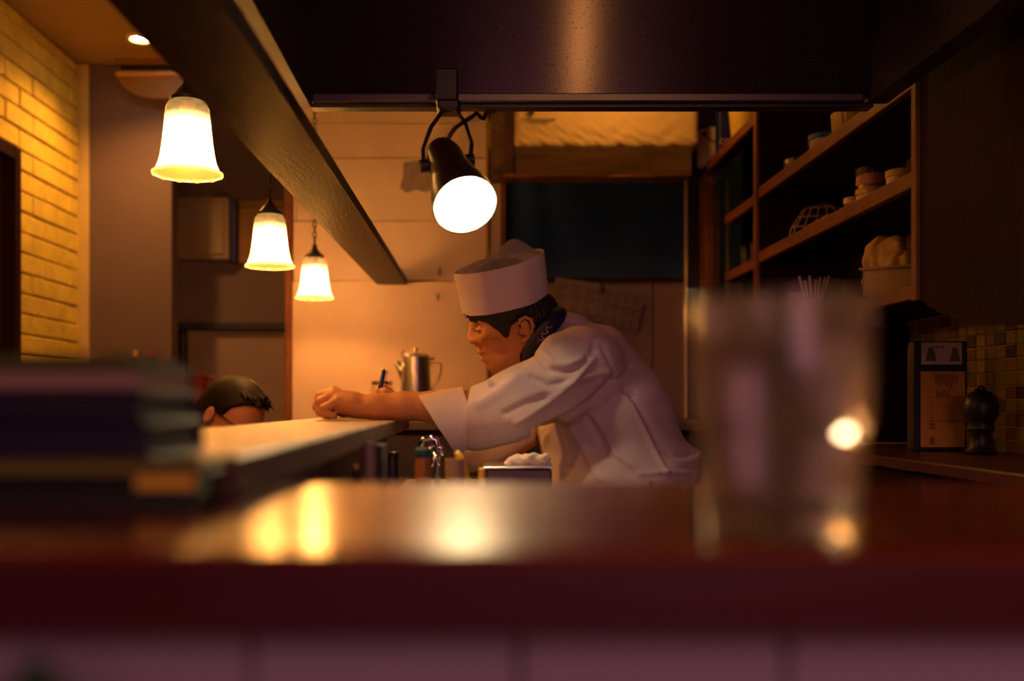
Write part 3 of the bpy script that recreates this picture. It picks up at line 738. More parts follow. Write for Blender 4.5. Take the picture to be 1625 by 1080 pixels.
for (a, b, y0, y1) in ((838, 848, 174, 180), (841, 845, 180, 184)): ms.box(SX(a, 4.12), SX(b, 4.12), 4.1285, 4.131, SZ(y1, 4.12), SZ(y0, 4.12))
x = 828
while x < 882:
    w = random.uniform(1.5, 4); ms.box(SX(x, 4.12), SX(x+w, 4.12), 4.1285, 4.131, SZ(189, 4.12), SZ(187, 4.12))
    if x > 838 and x < 872: ms.box(SX(x, 4.12), SX(x+w, 4.12), 4.1285, 4.131, SZ(193, 4.12), SZ(191.4, 4.12))
    x += w+1.2
ms.build('printed_lines', m_ink, so_)
# pinned menu sheets
for k, (cx, cy, ww, hh_, ang, lab) in enumerate(((925, 472, 95, 52, 8, 'creased printed sheet pinned under the window, left of the overlapping one'), (985, 488, 66, 62, 12, 'clear-sleeved printed menu sheet hanging tilted over another behind the cook'))):
    yy = 4.385-k*.012; c = W(cx, cy, yy); s_ = thing('menu_sheet', lab, 'paper', c, 'printed sheets under the window')
    R = Matrix.Translation(c) @ Matrix.Rotation(math.radians(ang), 4, 'Y')
    w, h = ww*yy/F/2, hh_*yy/F/2
    MB().box(-w, w, -.0008, .0008, -h, h, mat=R).build('sheet', M('sheet_paper', (.15, .10, .12), .6, var=.15), s_)
    pr = MB()
    for i in range(4):
        for j in range(3):
            x = -w*.86+i*w*.46; zz = h*.62-j*h*.62
            for q in range(4):
                pr.box(x, x+w*random.uniform(.2, .36), -.0014, -.0008, zz-q*h*.11, zz-q*h*.11+h*.05, mat=R)
        pr.box(-w*.9, w*.9, -.0014, -.0008, h*.02, h*.045, mat=R)
    pr.build('printing', M('grey_print', (.06, .04, .05), .7), s_)
MB_ = MB().tube([W(952, 446, 4.36), W(956, 455, 4.36), W(958, 464, 4.36)], .006); tag(MB_.build('bulldog_clip', m_black, None, True), 'small dark clip holding the sheets under the window', 'clip')

# ============================================================ ITEMS ON SHELVES
ztop = zl(1.0)+.02
def pail():
    y = 4.30; x = 1.035
    o = Vector((x, y, ztop)); t = thing('enamel_pail', 'white enamel pail with dark rim and wire handle on the top shelf', 'pail', o)
    MB().lathe([(0, 0), (.058, 0), (.062, .005), (.070, .155), (.068, .156), (.060, .01), (0, .01)], o, 36).build('body', M('enamel', (.62, .48, .50), .3), t, True, 45)
    MB().lathe([(.0685, .154), (.073, .155), (.073, .162), (.0685, .162)], o, 36, close=True).build('rim', m_iron, t, True, 40)
    MB().lathe([(0, 0), (.012, 0), (.009, .005), (0, .006)], o+Vector((-.045, -.052, .13)), 14, mat=Matrix.Rotation(PI/2, 4, 'X')).build('ear', m_iron, t, True)
    MB().tube([o+Vector((-.045, -.056, .13)), o+Vector((-.03, -.075, .10)), o+Vector((0, -.083, .085)), o+Vector((.04, -.07, .09)), o+Vector((.06, -.04, .13))], .0025).build('handle', m_iron, t, True)
pail()
tx, ty = 1.042, 4.13
t = thing('navy_tin', 'tall navy tin box with gold letters CO on the top shelf', 'tin', (tx, ty, ztop))
MB().box(tx-.027, tx+.027, ty-.04, ty+.04, ztop, ztop+.30, .004).build('body', m_navy, t)
text('CO', .032, (tx-.004, ty-.0406, ztop+.055), (PI/2, 0, 0), M('gold_ink', (.75, .45, .12), .4), t)
for i, c_ in enumerate('FFEE'): text(c_, .014, (tx+.021, ty-.0406, ztop+.09+i*.017), (PI/2, 0, 0), M('gold_ink_small', (.75, .45, .12), .4), t)
o = Vector((1.085, 3.93, ztop)); t = thing('yellow_tub', 'big yellow plastic tub right of the navy tin', 'tub', o)
MB().lathe([(0, 0), (.060, 0), (.075, .17), (.072, .172), (.058, .006), (0, .006)], o, 32).build('body', M('yellow_plastic', (.70, .45, .06), .4), t, True, 45)
MB().lathe([(.073, .168), (.079, .169), (.079, .178), (.0, .180)], o, 32).build('lid', m_cream, t, True, 40)

def tub(name, label, cat, px, lev, r, h, mat, lidmat, x=None, ribs=0, group=None, dz=0, lidh=.012):
    x = XS+.02+r+.01 if x is None else x
    Y = (x-r*.2)*F/(px-750); o = Vector((x, Y, zl(lev)+.0205+dz)); t = thing(name, label, cat, o, group)
    MB().lathe([(0, 0), (r*.86, 0), (r*.9, .004), (r, h), (r*.96, h), (r*.84, .006), (0, .006)], o, 48 if ribs else 28, ribs=ribs, rib=.03 if ribs else 0).build('body', mat, t, True, 40)
    if lidmat: MB().lathe([(r*.98, h-.004), (r*1.05, h-.003), (r*1.05, h+lidh), (r*.9, h+lidh+.002), (0, h+lidh+.002)], o, 28).build('lid', lidmat, t, True, 40)
    return t
m_blue = M('blue_lid', (.02, .10, .90), .35); m_clearp = M('milky_plastic', (.45, .33, .35), .4)
m_ambj = M('amber_jar', (.30, .12, .04), .2)
tub('spice_jar', 'short jar with metal screw lid at the far end of the upper shelf', 'jar', 1262, .725, .045, .045, m_ambj, m_chrome)
tub('butter_tub', 'pale round tub with bright blue lid on the upper shelf', 'tub', 1308, .725, .055, .060, m_clearp, m_blue)
tub('ribbed_tub', 'yellow ribbed tub on the upper shelf just under the hood rim', 'tub', 1347, .725, .060, .085, M('yellow_ribbed', (.60, .40, .12), .5), None, ribs=20)
tub('grey_canister', 'dim grey canister behind the blue-lidded tub', 'canister', 1300, .725, .05, .16, M('grey_canister', (.10, .07, .07), .5), m_iron, x=1.21)
tub('small_jar', 'tiny yellow-lidded jar first along the middle shelf', 'jar', 1352, .50, .026, .035, m_ambj, m_cream)
tub('oval_tub', 'wide low cream tub with a jar on it on the middle shelf', 'tub', 1382, .50, .046, .040, m_cream, M('ochre_lid', (.50, .30, .08), .4))
bj = tub('label_jar', 'dark-lidded glass jar with printed label on top of the cream tub', 'jar', 1378, .50, .038, .045, m_ambj, m_black, x=XS+.076, dz=.055)
tub('paper_cup_pot', 'small cream pot with flared rim near the end of the middle shelf', 'pot', 1424, .50, .033, .045, m_cream, M('ochre_lid_b', (.55, .32, .10), .4))
tub('pink_cup', 'pale pink cup at the near end of the middle shelf', 'cup', 1447, .50, .036, .065, M('pink_ceramic', (.22, .13, .14), .5), None, x=1.14)
tub('wide_pot', 'dark brown pot between the jar and cup on the middle shelf', 'pot', 1405, .50, .035, .035, m_iron, None, x=1.18)
# small jar letters on label jar
o = ORG[bj.name]; MB().lathe([(.0385, .012), (.0388, .012), (.0388, .036), (.0385, .036)], o, 28, close=True).build('paper_label', M('red_label', (.45, .20, .12), .6), bj)
# plastic colander / basket leaning
def colander():
    y = 3.32; o = Vector((1.17, y, zl(.50)+.021)); t = thing('plastic_colander', 'dim grey slotted plastic colander standing on the middle shelf', 'colander', o)
    m = MB(); R = .12
    for k in range(9):
        a = PI*k/8; m.tube([o+Vector((R*math.cos(a), .04*math.sin(a)*0-.0, 0))+Vector((0, 0, 0)), o+Vector((R*.9*math.cos(a), -.05*math.sin(a), .06)), o+Vector((R*.55*math.cos(a), -.03*math.sin(a), .125)), o+Vector((0, 0, .145))], .003, 6)
    for s_, zz in ((1, .004), (.95, .035), (.86, .065), (.70, .098), (.45, .128)):
        m.tube([o+Vector((R*s_*math.cos(PI*q/12), -.05*math.sin(PI*q/12)*s_, zz)) for q in range(13)], .0035, 6)
    m.build('ribs', M('grey_plastic', (.42, .28, .28), .5), t, True)
    MB().tube([o+Vector((R*math.cos(2*PI*q/28), .03*math.sin(2*PI*q/28)-.0, .005+.0*q)) for q in range(28)], .005, 6, closed=True).build('rim', M('grey_plastic_rim', (.45, .30, .30), .5), t, True)
colander()
# magazine-like basket row (red patterned box) beside it
o = Vector((1.075, 3.0, zl(.5)+.021)); t = thing('patterned_box', 'low dark red patterned box on the middle shelf in front of the colander', 'box', o)
MB().box(o.x-.04, o.x+.04, o.y-.10, o.y+.10, o.z, o.z+.032, .003).build('body', M('red_pattern', (.30, .07, .06), .6, var=.7, scale=60), t)
# tray with paper bundle on lowest shelf
def tray(o, L, Wd, H, mat, nm, lab):
    t = thing(nm, lab, 'tray', o)
    s = MB(); th = .003
    for (xa_, xb_, ya_, yb_) in ((-Wd, -Wd+th, -L, L), (Wd-th, Wd, -L, L), (-Wd, Wd, -L, -L+th), (-Wd, Wd, L-th, L)):
        s.box(o.x+xa_, o.x+xb_, o.y+ya_, o.y+yb_, o.z, o.z+H)
    s.box(o.x-Wd, o.x+Wd, o.y-L, o.y+L, o.z, o.z+th); s.build('body', mat, t)
    r = MB()
    for (xa_, xb_, ya_, yb_) in ((-Wd-.008, -Wd, -L-.008, L+.008), (Wd, Wd+.008, -L-.008, L+.008), (-Wd, Wd, -L-.008, -L), (-Wd, Wd, L, L+.008)):
        r.box(o.x+xa_, o.x+xb_, o.y+ya_, o.y+yb_, o.z+H-.004, o.z+H+.002, .001)
    r.build('rim', mat, t)
    return t
m_tray = M('yellowed_tray', (.55, .36, .14), .45)
try_ = tray(Vector((1.135, 2.60, zl(.245)+.0265)), .125, .085, .072, m_tray, 'plastic_tray', 'yellowish rectangular plastic tray on the lowest shelf with a paper bundle')
try_.rotation_euler.z = math.radians(-33)
s = SDF((.98, 2.42, 1.50), (1.28, 2.85, 1.76), .004)
c = Vector((1.12, 2.66, 1.605)); s.ell(c+Vector((0, .03, .045)), (.05, .055, .052), k=.02); s.ell(c+Vector((.01, -.05, .01)), (.045, .07, .035), k=.02); s.cap(c+Vector((-.03, .06, .06)), c+Vector((-.04, .08, -.02)), .018, .012, .01); s.ell(c+Vector((.0, -.03, .065)), (.02, .035, .018), k=.01)
s.ell(c+Vector((0, 0, -.03)), (.055, .10, .03), k=.02)
def crum(p, q):
    n = vnormals(p, q); x, y, z = p.T; return p+n*(.004*np.sin(x*90+3*np.sin(y*60))+.003*np.sin(z*130+y*70))[:, None]
tag(s.mesh('paper_bundle', M('crumpled_paper', (.60, .38, .18), .8), None, crum), 'crumpled yellowish paper bundle in the plastic tray', 'paper')
# pot of chopstick-like sticks
o = Vector((1.06, 3.10, zl(.245)+.0205)); 
t = thing('stick_holder', 'small cup of upright metal straws left of the tray', 'holder', o)
MB().lathe([(0, 0), (.022, 0), (.028, .055), (.026, .055), (.02, .004), (0, .004)], o, 20).build('cup', m_cream, t, True, 45)
for k in range(8):
    a = 2*PI*k/8+.3; r1 = .012; r2 = .03+.012*random.random()
    MB().tube([o+Vector((r1*math.cos(a), r1*math.sin(a), .006)), o+Vector((r2*1.2*math.cos(a), r2*math.sin(a), .12+.015*random.random()))], .0035, 6).build('straw', M('straw', (.45, .34, .36), .4), t, True)
o = Vector((1.08, 3.31, zl(.245)+.0205)); tub2 = thing('glass_canister', 'squat pale glass canister left of the straws', 'canister', o)
MB().lathe([(0, 0), (.035, 0), (.036, .06), (.030, .085), (.028, .10), (0, .10)], o, 24).build('body', M('pale_canister', (.32, .22, .18), .2), tub2, True, 40)
# glasses on far bay shelves
m_gl2 = glass('thin_glass', (1, 1, 1), .02)
for i, (h, xx, yy) in enumerate(((.50, 1.05, 3.60), (.50, 1.06, 3.70), (.50, 1.05, 3.80), (.30, 1.05, 3.60), (.30, 1.05, 3.72), (.725, 1.06, 3.62))):
    o = Vector((xx, yy, zl(h)+.0125))
    g = MB().lathe([(0, 0), (.026, 0), (.031, .085), (.029, .085), (.024, .006), (0, .006)], o, 24).build('drinking_glass', m_gl2, None, True, 45)
    nm = {.5: 'middle', .3: 'lower', .725: 'upper'}[h]
    lab = ['nearest clear glass on the middle far shelf', 'second clear glass on the middle far shelf', 'last clear glass on the middle far shelf', 'nearer clear glass on the lower far shelf', 'farther clear glass on the lower far shelf', 'lone clear glass on the upper far shelf'][i]
    tag(g, lab, 'glass', 'glasses in the far shelf bay')
    lst = g
# coffee box with labels on the sideboard
yb = 2.50; x0, x1 = SX(1450, yb), SX(1535, yb); z0, z1 = 1.1305, SZ(541, yb)
bx = thing('appliance_box', 'tall navy carton with white and tan labels on the sideboard', 'box', ((x0+x1)/2, yb, z0))
MB().box(x0, x1, yb, yb+.03, z0, z1, .002).build('carton', M('navy_carton', (.015, .016, .04), .5), bx)
def onbox(a, b, c, d): return SX(a, yb), SX(b, yb), SZ(d, yb), SZ(c, yb)
wlb = MB().box(onbox(1462, 0, 0, 0)[0], SX(1526, yb), yb-.0012, yb, SZ(578, yb), SZ(543, yb)).build('white_label', M('white_label', (.75, .62, .72), .6), bx)
MB().box(SX(1461, yb), SX(1531, yb), yb-.0012, yb, SZ(709, yb), SZ(589, yb)).build('tan_label', M('tan_label', (.75, .38, .07), .6), bx)
for cx in (1477, 1515):
    MB().prism([(SX(cx-9, yb), SZ(573, yb)), (SX(cx+9, yb), SZ(573, yb)), (SX(cx+4, yb), SZ(553, yb)), (SX(cx-3, yb), SZ(550, yb))], .0006, 'y', yb-.0018).build('cone_print', M('cone_grey', (.16, .13, .12), .6), bx)
for k, (px, r) in enumerate(((1478, 1), (1482, 1.2), (1486.5, 1.7), (1491, 1), (1495.5, 1.7))):
    MB().lathe([(0, 0), (r*yb/F, 0), (r*yb/F, .0006), (0, .0006)], (SX(px, yb), yb-.0012, SZ(550.5, yb)), 10, mat=Matrix.Rotation(PI/2, 4, 'X')).build('dot', [m_red, m_black][k in (0, 1, 3)], bx)
pr = MB()
for k in range(14):
    x = 1484+k*2.6; pr.box(SX(x, yb), SX(x+.9, yb), yb-.0018, yb-.0012, SZ(595+random.uniform(6, 24), yb), SZ(592+random.uniform(0, 3), yb))
for k in range(9): pr.box(SX(1486+k*2.4, yb), SX(1486.8+k*2.4, yb), yb-.0018, yb-.0012, SZ(630, yb), SZ(617+random.uniform(0, 5), yb))
for k in range(4): pr.box(SX(1475, yb), SX(1483, yb), yb-.0018, yb-.0012, SZ(694+k*3+1.6, yb), SZ(694+k*3, yb))
pr.box(SX(1468, yb), SX(1530, yb), yb-.0018, yb-.0012, SZ(629.8, yb), SZ(629.2, yb)).box(SX(1468, yb), SX(1530, yb), yb-.0018, yb-.0012, SZ(668, yb), SZ(667.4, yb)).box(SX(1478, yb), SX(1478.5, yb), yb-.0018, yb-.0012, SZ(668, yb), SZ(630, yb))
pr.build('printing', M('brown_ink', (.08, .035, .01), .6), bx)
text('58', .018, (SX(1479, yb), yb-.0016, SZ(676, yb)), (PI/2, -PI/2, 0), m_ledge_e, bx)
t = MB().box(SX(1445, 2.62), SX(1452, 2.62), 2.60, 2.64, z0, SZ(550, 2.62), .002).build('slim_box', M('slim_box_card', (.10, .04, .02), .5)); tag(t, 'slim brown carton edge behind the navy carton', 'box')
# pepper mill / coffee grinder
yg = 2.36; o = Vector((SX(1556, yg), yg, z0)); k = yg/F
g = thing('pepper_mill', 'dark turned pepper mill standing beside the navy carton', 'pepper mill', o)
MB().lathe([(0, 0), (22*k, 0), (24*k, 4*k), (18*k, 12*k), (17*k, 34*k), (21*k, 40*k), (19*k, 48*k), (22*k, 54*k)], o, 28).build('body', m_black, g, True, 45)
MB().lathe([(22*k, 54*k), (26*k, 62*k), (27*k, 76*k), (24*k, 90*k), (15*k, 98*k), (6*k, 101*k), (6*k, 106*k), (0, 109*k)], o, 28).build('head', m_black, g, True, 45)
MB().tube([o+Vector((0, 0, 104*k)), o+Vector((-14*k, -10*k, 101*k))], .003).build('crank', m_iron, g)

# ============================================================ THINGS ON THE KITCHEN WORKTOP
def jar(name, label, cat, px, y, ytop, r, mat, lidmat, lid=.02, z0=ZK+.0005):
    x = SX(px, y); h = SZ(ytop, y)-z0-lid; o = Vector((x, y, z0)); t = thing(name, label, cat, o)
    MB().lathe([(0, 0), (r*.95, 0), (r, .006), (r, h*.9), (r*.9, h), (0, h)], o, 28).build('body', mat, t, True, 40)
    if lidmat:
        MB().lathe([(r*.95, 0), (r*1.02, .002), (r*1.02, lid*.85), (r*.9, lid), (0, lid)], o+Vector((0, 0, h)), 28).build('lid', lidmat, t, True, 40)
    return t
jar('seasoning_jar', 'amber seasoning jar with teal lid in front of the tap', 'jar', 671, 1.50, 711, .0118, M('amber', (.45, .16, .03), .3), M('teal_lid', (.02, .09, .12), .4), .014)
jar('black_bottle', 'squat black bottle below the ledge end', 'bottle', 622, 1.75, 716, .0125, m_black, m_black, .01)
jar('white_cylinder', 'narrow whitish cylinder below the ledge', 'container', 586, 1.40, 700, .0085, M('white_cyl', (.32, .22, .20), .4), None, .0)
jar('thin_bottle', 'thin brass-topped rod holder at the left of the worktop', 'holder', 565, 1.30, 737, .005, m_iron, M('brass', (.4, .25, .1), .3, .9), .008)
# dark cabinet box under ledge
t = MB().box(SX(556, 1.30)+.0, SX(600, 1.45), 1.50, 1.62, ZL-.10, ZL-.0285, .003).build('switch_box', M('navy_box', (.012, .012, .03), .4)); tag(t, 'dark box fixed under the wooden ledge', 'box')
# tap
ytp = 1.95
tp = thing('kitchen_tap', 'chrome swan-neck kitchen tap below the sleeve', 'tap', (SX(690, ytp), ytp, ZK))
MB().tube([(SX(694, ytp), ytp, ZK), W(694, 712, ytp), W(692, 698, ytp), W(683, 694, ytp), W(672, 697, ytp), W(667, 708, ytp)], .006, 10).build('spout', m_chrome, tp, True)
MB().tube([(SX(680, ytp), ytp, ZK), W(680, 716, ytp), W(686, 706, ytp), W(700, 710, ytp), W(703, 722, ytp)], .005, 8).build('hose', m_chrome, tp, True)
MB().lathe([(0, 0), (.018, 0), (.016, .04), (.012, .06), (0, .062)], (SX(690, ytp), ytp, ZK), 20).build('base', m_chrome, tp, True, 40)
for a, b in (((686, 716), (698, 738)), ((692, 722), (684, 740))): MB().tube([W(*a, ytp-.03), W(*b, ytp-.03)], .004).build('lever', m_chrome, tp, True)
# utensil pot with yellow handles
yu = 1.60; o = Vector((SX(722, yu), yu, ZK+.0005)); 
t = thing('utensil_pot', 'pale utensil pot below the right sleeve', 'pot', o)
MB().lathe([(0, 0), (.014, 0), (.016, SZ(728, yu)-ZK), (.0145, SZ(728, yu)-ZK), (.013, .004), (0, .004)], o, 24).build('body', M('pot_beige', (.50, .34, .22), .5), t, True, 40)
m_yel = M('yellow_handle', (.95, .60, .05), .4)
pts_ = [W(724, 716, yu), W(730, 727, yu), W(737, 741, yu), W(744, 765, yu)]
sp = MB().tube(pts_, [.004, .0065, .005, .004], 10); tag(sp.build('yellow_spatula', m_yel, None, True), 'slanting yellow spatula beside the utensil pot', 'spatula')
hb = MB().box(SX(759, 1.7), SX(769, 1.7), 1.70, 1.706, ZK, SZ(742, 1.7), .002); tag(hb.build('yellow_peeler', m_yel), 'yellow looped peeler handle right of the spatula', 'peeler')
# low steel pan with cloth
yt = 1.95; X0, X1 = SX(770, yt), SX(872, yt)
pn = thing('steel_pan', 'dark rectangular steel pan beside the cook', 'pan', ((X0+X1)/2, yt, ZK))
MB().box(X0, X1, yt-.06, yt+.10, ZK+.0005, SZ(740, yt), .004).build('body', M('dark_steel', (.14, .11, .13), .4, .6), pn)
MB().box(X0-.004, X1+.004, yt-.064, yt+.104, SZ(740, yt), SZ(737, yt), .001).build('rim', m_steel, pn)
s = SDF((SX(800, yt), 1.9, SZ(745, yt)), (SX(880, yt), 2.1, SZ(705, yt)), .003)
zc_ = SZ(733, yt)
for a, b, r in (((812, 733), (836, 727), .009), ((836, 726), (868, 727), .010), ((822, 731), (860, 733), .009), ((806, 734), (822, 726), .006)):
    s.cap(W(*a, yt+.01), W(*b, yt+.02), r, r*.9, .008)
s.cap(W(810, 734, yt+.04), W(866, 734, yt+.05), .012, .012, .01)
def crum2(p, q):
    n = vnormals(p, q); x, y, z = p.T; return p+n*(.0018*np.sin(x*220+3*np.sin(z*150)))[:, None]
tag(s.mesh('folded_cloth', m_cloth, None, crum2), 'crumpled white cloth lying on the steel pan', 'cloth')

# tall potted plant in front of the counter, only its top leaf in the frame
pl = thing('potted_plant', 'blurred dark green leaf tips of a plant before the pale counter front', 'plant', (-.19, .37, 0))
MB().lathe([(0, 0), (.085, 0), (.11, .20), (.10, .20), (.09, .18), (0, .18)], (-.19, .33, 0), 28).build('pot', m_wood_d, pl, True, 40)
MB().tube([(-.19, .33, .17), (-.185, .34, .6), (-.160, .36, 1.02), (-.150, .365, 1.15)], [.007, .006, .004, .003]).build('stem', M('plant_stem', (.05, .08, .03), .6), pl, True)
m_leaf = M('dark_leaf', (.012, .075, .035), .45)
for (z0_, dx, dy, dz_, ln) in ((1.140, -.9, .1, .45, .035), (1.130, 1, .0, .05, .05), (1.02, -.7, -.5, .3, .09), (.92, .8, -.4, .3, .09), (.78, -.8, -.3, .3, .10)):
    d_ = Vector((dx, dy, dz_)).normalized(); b0 = Vector((-.190+.04*min(1, z0_/1.14), .365, z0_)); w_d = d_.cross(Vector((0, 1, .3))).normalized(); vs = []
    for i in range(7):
        t_ = i/6; wv = .017*math.sin(PI*min(1, t_*1.02+.02))**.8; c_ = b0+d_*ln*t_-Vector((0, 0, .02*t_*t_))
        vs += [c_-w_d*wv, c_+Vector((0, -.003, 0)), c_+w_d*wv, c_+Vector((0, .0012, 0))]
    MB().add(vs, [(i*4+q, i*4+(q+1) % 4, (i+1)*4+(q+1) % 4, (i+1)*4+q) for i in range(6) for q in range(4)]).build('leaf', m_leaf, pl, True)
# low dark cabinet against the back wall behind the cook
t = thing('low_cabinet', 'low dark cabinet against the back wall behind the leaning cook', 'cabinet', (.2, 3.9, 0))
zc2 = SZ(669, 3.5)
MB().box(-.33, .98, 3.5, 4.37, zc2-.03, zc2, .003).build('top', m_steel if False else M('dull_top', (.10, .06, .06), .5), t)
MB().box(-.32, .97, 3.52, 4.36, 0, zc2-.03).build('body', m_wood_d, t)
for k in range(3):
    a = -.31+k*.428; d_ = MB().box(a, a+.42, 3.508, 3.52, .08, zc2-.05, .003).build('door', m_dark, t)
    MB().tube([(a+.36, 3.49, zc2-.12), (a+.36, 3.49, zc2-.22)], .005).build('handle', m_chrome, d_, True)
jar('steel_shaker', 'small dull steel shaker on the low cabinet below the ledge end', 'shaker', 655, 3.4, 0, .03, m_steel, None) if False else None
# ============================================================ PEOPLE
chef = thing('person', 'cook in white jacket and tall white paper cap leaning on the ledge writing', 'person', (.38, 2.3, 0))
YC = 2.26
U = YC/F                                     # metres per photograph pixel in the cook's plane
pit, rol = math.radians(13), math.radians(17)
fv = np.array((-math.cos(pit), 0, -math.sin(pit)))
u0 = np.array((-math.sin(pit), 0, math.cos(pit)))
uv = math.cos(rol)*u0+math.sin(rol)*np.array((0, -1, 0))
sv = math.cos(rol)*np.array((0, -1, 0))-math.sin(rol)*u0       # towards the camera side
OH = np.array(W(812, 482, YC))
RH = np.array((fv, sv, uv))
def hl(px, py):                              # head-local (forward, up) of a profile point
    d = np.array(((px-812)*U, 0, -(py-482)*U)); return float(d@fv), float(d@u0)/math.cos(rol)
def hp(px, py, s=0.0):
    a, c = hl(px, py); return OH+fv*a+uv*c+sv*s
def hd_local(x, y, z):
    P = (x-OH[0], y-OH[1], z-OH[2])
    return [P[0]*RH[i][0]+P[1]*RH[i][1]+P[2]*RH[i][2] for i in range(3)]
profile = [(752, 470), (746, 490), (744.5, 500), (747, 505), (748, 509), (746, 516), (743.2, 526), (741.8, 533), (742.8, 538.5), (746.5, 541.5), (752, 542.5), (754, 545.5), (755, 551), (757, 555.5), (759.8, 558), (763, 560.2), (761.8, 563.5), (763, 567.5), (767.5, 570), (770.5, 573), (772.5, 578.5), (777, 583.5), (785, 587.5), (794, 589), (806, 583), (826, 568), (845, 545), (850, 500), (850, 460), (800, 440)]
def head(s):
    s.ell(hp(806, 472), (.088, .073, .086), RH, .01)
    s.ell(hp(790, 520), (.050, .056, .075), RH, .03)
    s.ell(hp(797, 552), (.042, .040, .040), RH, .02)
    for b in (-1, 1):
        s.cap(hp(832, 532, b*.046), hp(786, 574, b*.014), .020, .013, .02)
        s.ell(hp(775, 530, b*.036), (.020, .020, .026), RH, .02)
        s.cap(hp(756, 505, b*.010), hp(764, 503, b*.040), .0085, .007, .010)
    # exact middle profile, narrow slab blended in
    pol = [hl(*p) for p in profile]; lo = np.array([hp(700, 430), hp(860, 600)]).min(0)-.06; hi = np.array([hp(700, 430), hp(860, 600)]).max(0)+.06
    r = s.sub(lo, hi); sl, x, y, z = r; q = hd_local(x, y, z)
    d2 = poly_sdf(q[0], q[2], pol)
    # half width grows away from the nose ridge
    wdt = .0065+.010*np.exp(-((q[2]-hl(746, 540)[1])/.010)**2)+.018*np.clip((hl(750, 548)[1]-q[2])/.01, 0, 1)+.012*np.clip((q[2]-hl(750, 507)[1])/.01, 0, 1)+np.clip(-d2, 0, .03)*.55
    d = np.maximum(d2+.0035, np.abs(q[1])-wdt)
    d = np.where((d2+.0035 > 0) & (np.abs(q[1])-wdt > 0), np.hypot(np.maximum(d2+.0035, 0), np.maximum(np.abs(q[1])-wdt, 0)), d)-.0035
    s.comb(sl, d.astype(np.float32), .012, 'u')
    for b in (-1, 1):
        s.ell(hp(760, 516, b*.030), (.010, .014, .009), RH, .012, 's')      # sockets
        s.ell(hp(763, 517, b*.030), (.012, .014, .0095), RH, .004)          # lids
        s.cap(hp(752.5, 519, b*.024), hp(756, 518, b*.041), .0016, .0014, .002)
        s.ell(hp(752, 538, b*.0095), (.0085, .0055, .006), RH, .005)         # nostril wings
        s.cap(hp(757, 541, b*.020), hp(768, 555, b*.028), .0016, .001, .006, 's')
        s.ell(hp(775, 545, b*.05), (.03, .012, .02), RH, .02, 's')
        # ear
        e = .071
        s.ell(hp(829, 508, b*(e+.004)), (.011, .006, .020), RH, .008)
        pts = [hp(817, 503, b*(e+.004)), hp(819, 495, b*(e+.011)), hp(827, 490.5, b*(e+.015)), hp(836, 494, b*(e+.017)), hp(839, 503, b*(e+.017)), hp(837, 513, b*(e+.014)), hp(832, 522, b*(e+.010)), hp(826, 528, b*(e+.006))]
        s.chain(pts, [.0035, .0035, .0037, .004, .0042, .0042, .0045, .0058], .004)
        s.ell(hp(828, 511, b*(e+.013)), (.0085, .006, .014), RH, .004, 's')
        s.cap(hp(820, 512, b*(e+.006)), hp(822, 517, b*(e+.006)), .0035, .003, .003)
    # mouth groove
    s.cap(hp(760, 561, -.02), hp(760, 561, .02), .0015, .0015, .003, 's')
    s.cap(hp(760.5, 556.5, -.012), hp(760.5, 556.5, .012), .0045, .0045, .004)
    s.cap(hp(764, 565.5, -.012), hp(764, 565.5, .012), .0050, .0050, .004)
body = SDF((-.42, 1.90, .95), (.62, 2.72, 1.62), .003)
head(body)
b_ = body
b_.cap(hp(832, 535), W(878, 575, 2.28), .052, .058, .02)
b_.cap(W(915, 600, 2.3), W(960, 720, 2.3), .085, .10, .04, sy=1.4)
b_.cap(W(960, 720, 2.3), W(990, 820, 2.3), .10, .11, .04, sy=1.4)
YAm = 2.10
# left (near) arm
b_.chain([W(915, 590, 2.12), W(800, 655, 2.10), W(745, 650, YAm)], [.050, .042, .040], .02)
b_.chain([W(745, 650, YAm), W(690, 645, YAm), W(640, 644.5, YAm), W(598, 644.5, YAm), W(570, 645, YAm)], [.038, .0325, .0300, .0270, .0255], .01)
# left fist: palm then four curled fingers and the thumb
b_.ell(W(548, 641, YAm+.01), (.036, .034, .026), None, .014)
b_.cap(W(560, 640, YAm), W(527, 628, YAm+.01), .024, .0150, .012)
for (mcp, pip, dip, tip, r) in (
    ((533, 623, 2.145), (515, 625, 2.150), (507, 640, 2.150), (518, 652, 2.140), .0105),
    ((530, 622.5, 2.125), (509, 629, 2.128), (504, 645, 2.128), (517, 656, 2.120), .0108),
    ((530, 627, 2.103), (508.5, 637, 2.105), (508, 652, 2.104), (522, 659, 2.098), .0102),
    ((535, 637, 2.083), (515, 647, 2.084), (516, 657.0, 2.084), (530, 659.0, 2.083), .0092)):
    P_ = [W(*mcp), W(*pip), W(*dip), W(*tip)]
    b_.chain(P_, [r*1.12, r*1.08, r*.98, r*.85], .0045)
    b_.cap(W(556, 642, (2.1+mcp[2])/2), W(*mcp), .014, r*1.1, .008)
b_.chain([W(566, 646, 2.125), W(545, 652, 2.150), W(528, 650, 2.163), W(516, 646, 2.163)], [.014, .0125, .0110, .0095], .006)
# tendons on the wrist
b_.cap(W(528, 622, 2.118), W(575, 634, 2.095), .004, .003, .010)
b_.cap(W(532, 629, 2.096), W(578, 640, 2.085), .004, .003, .010)
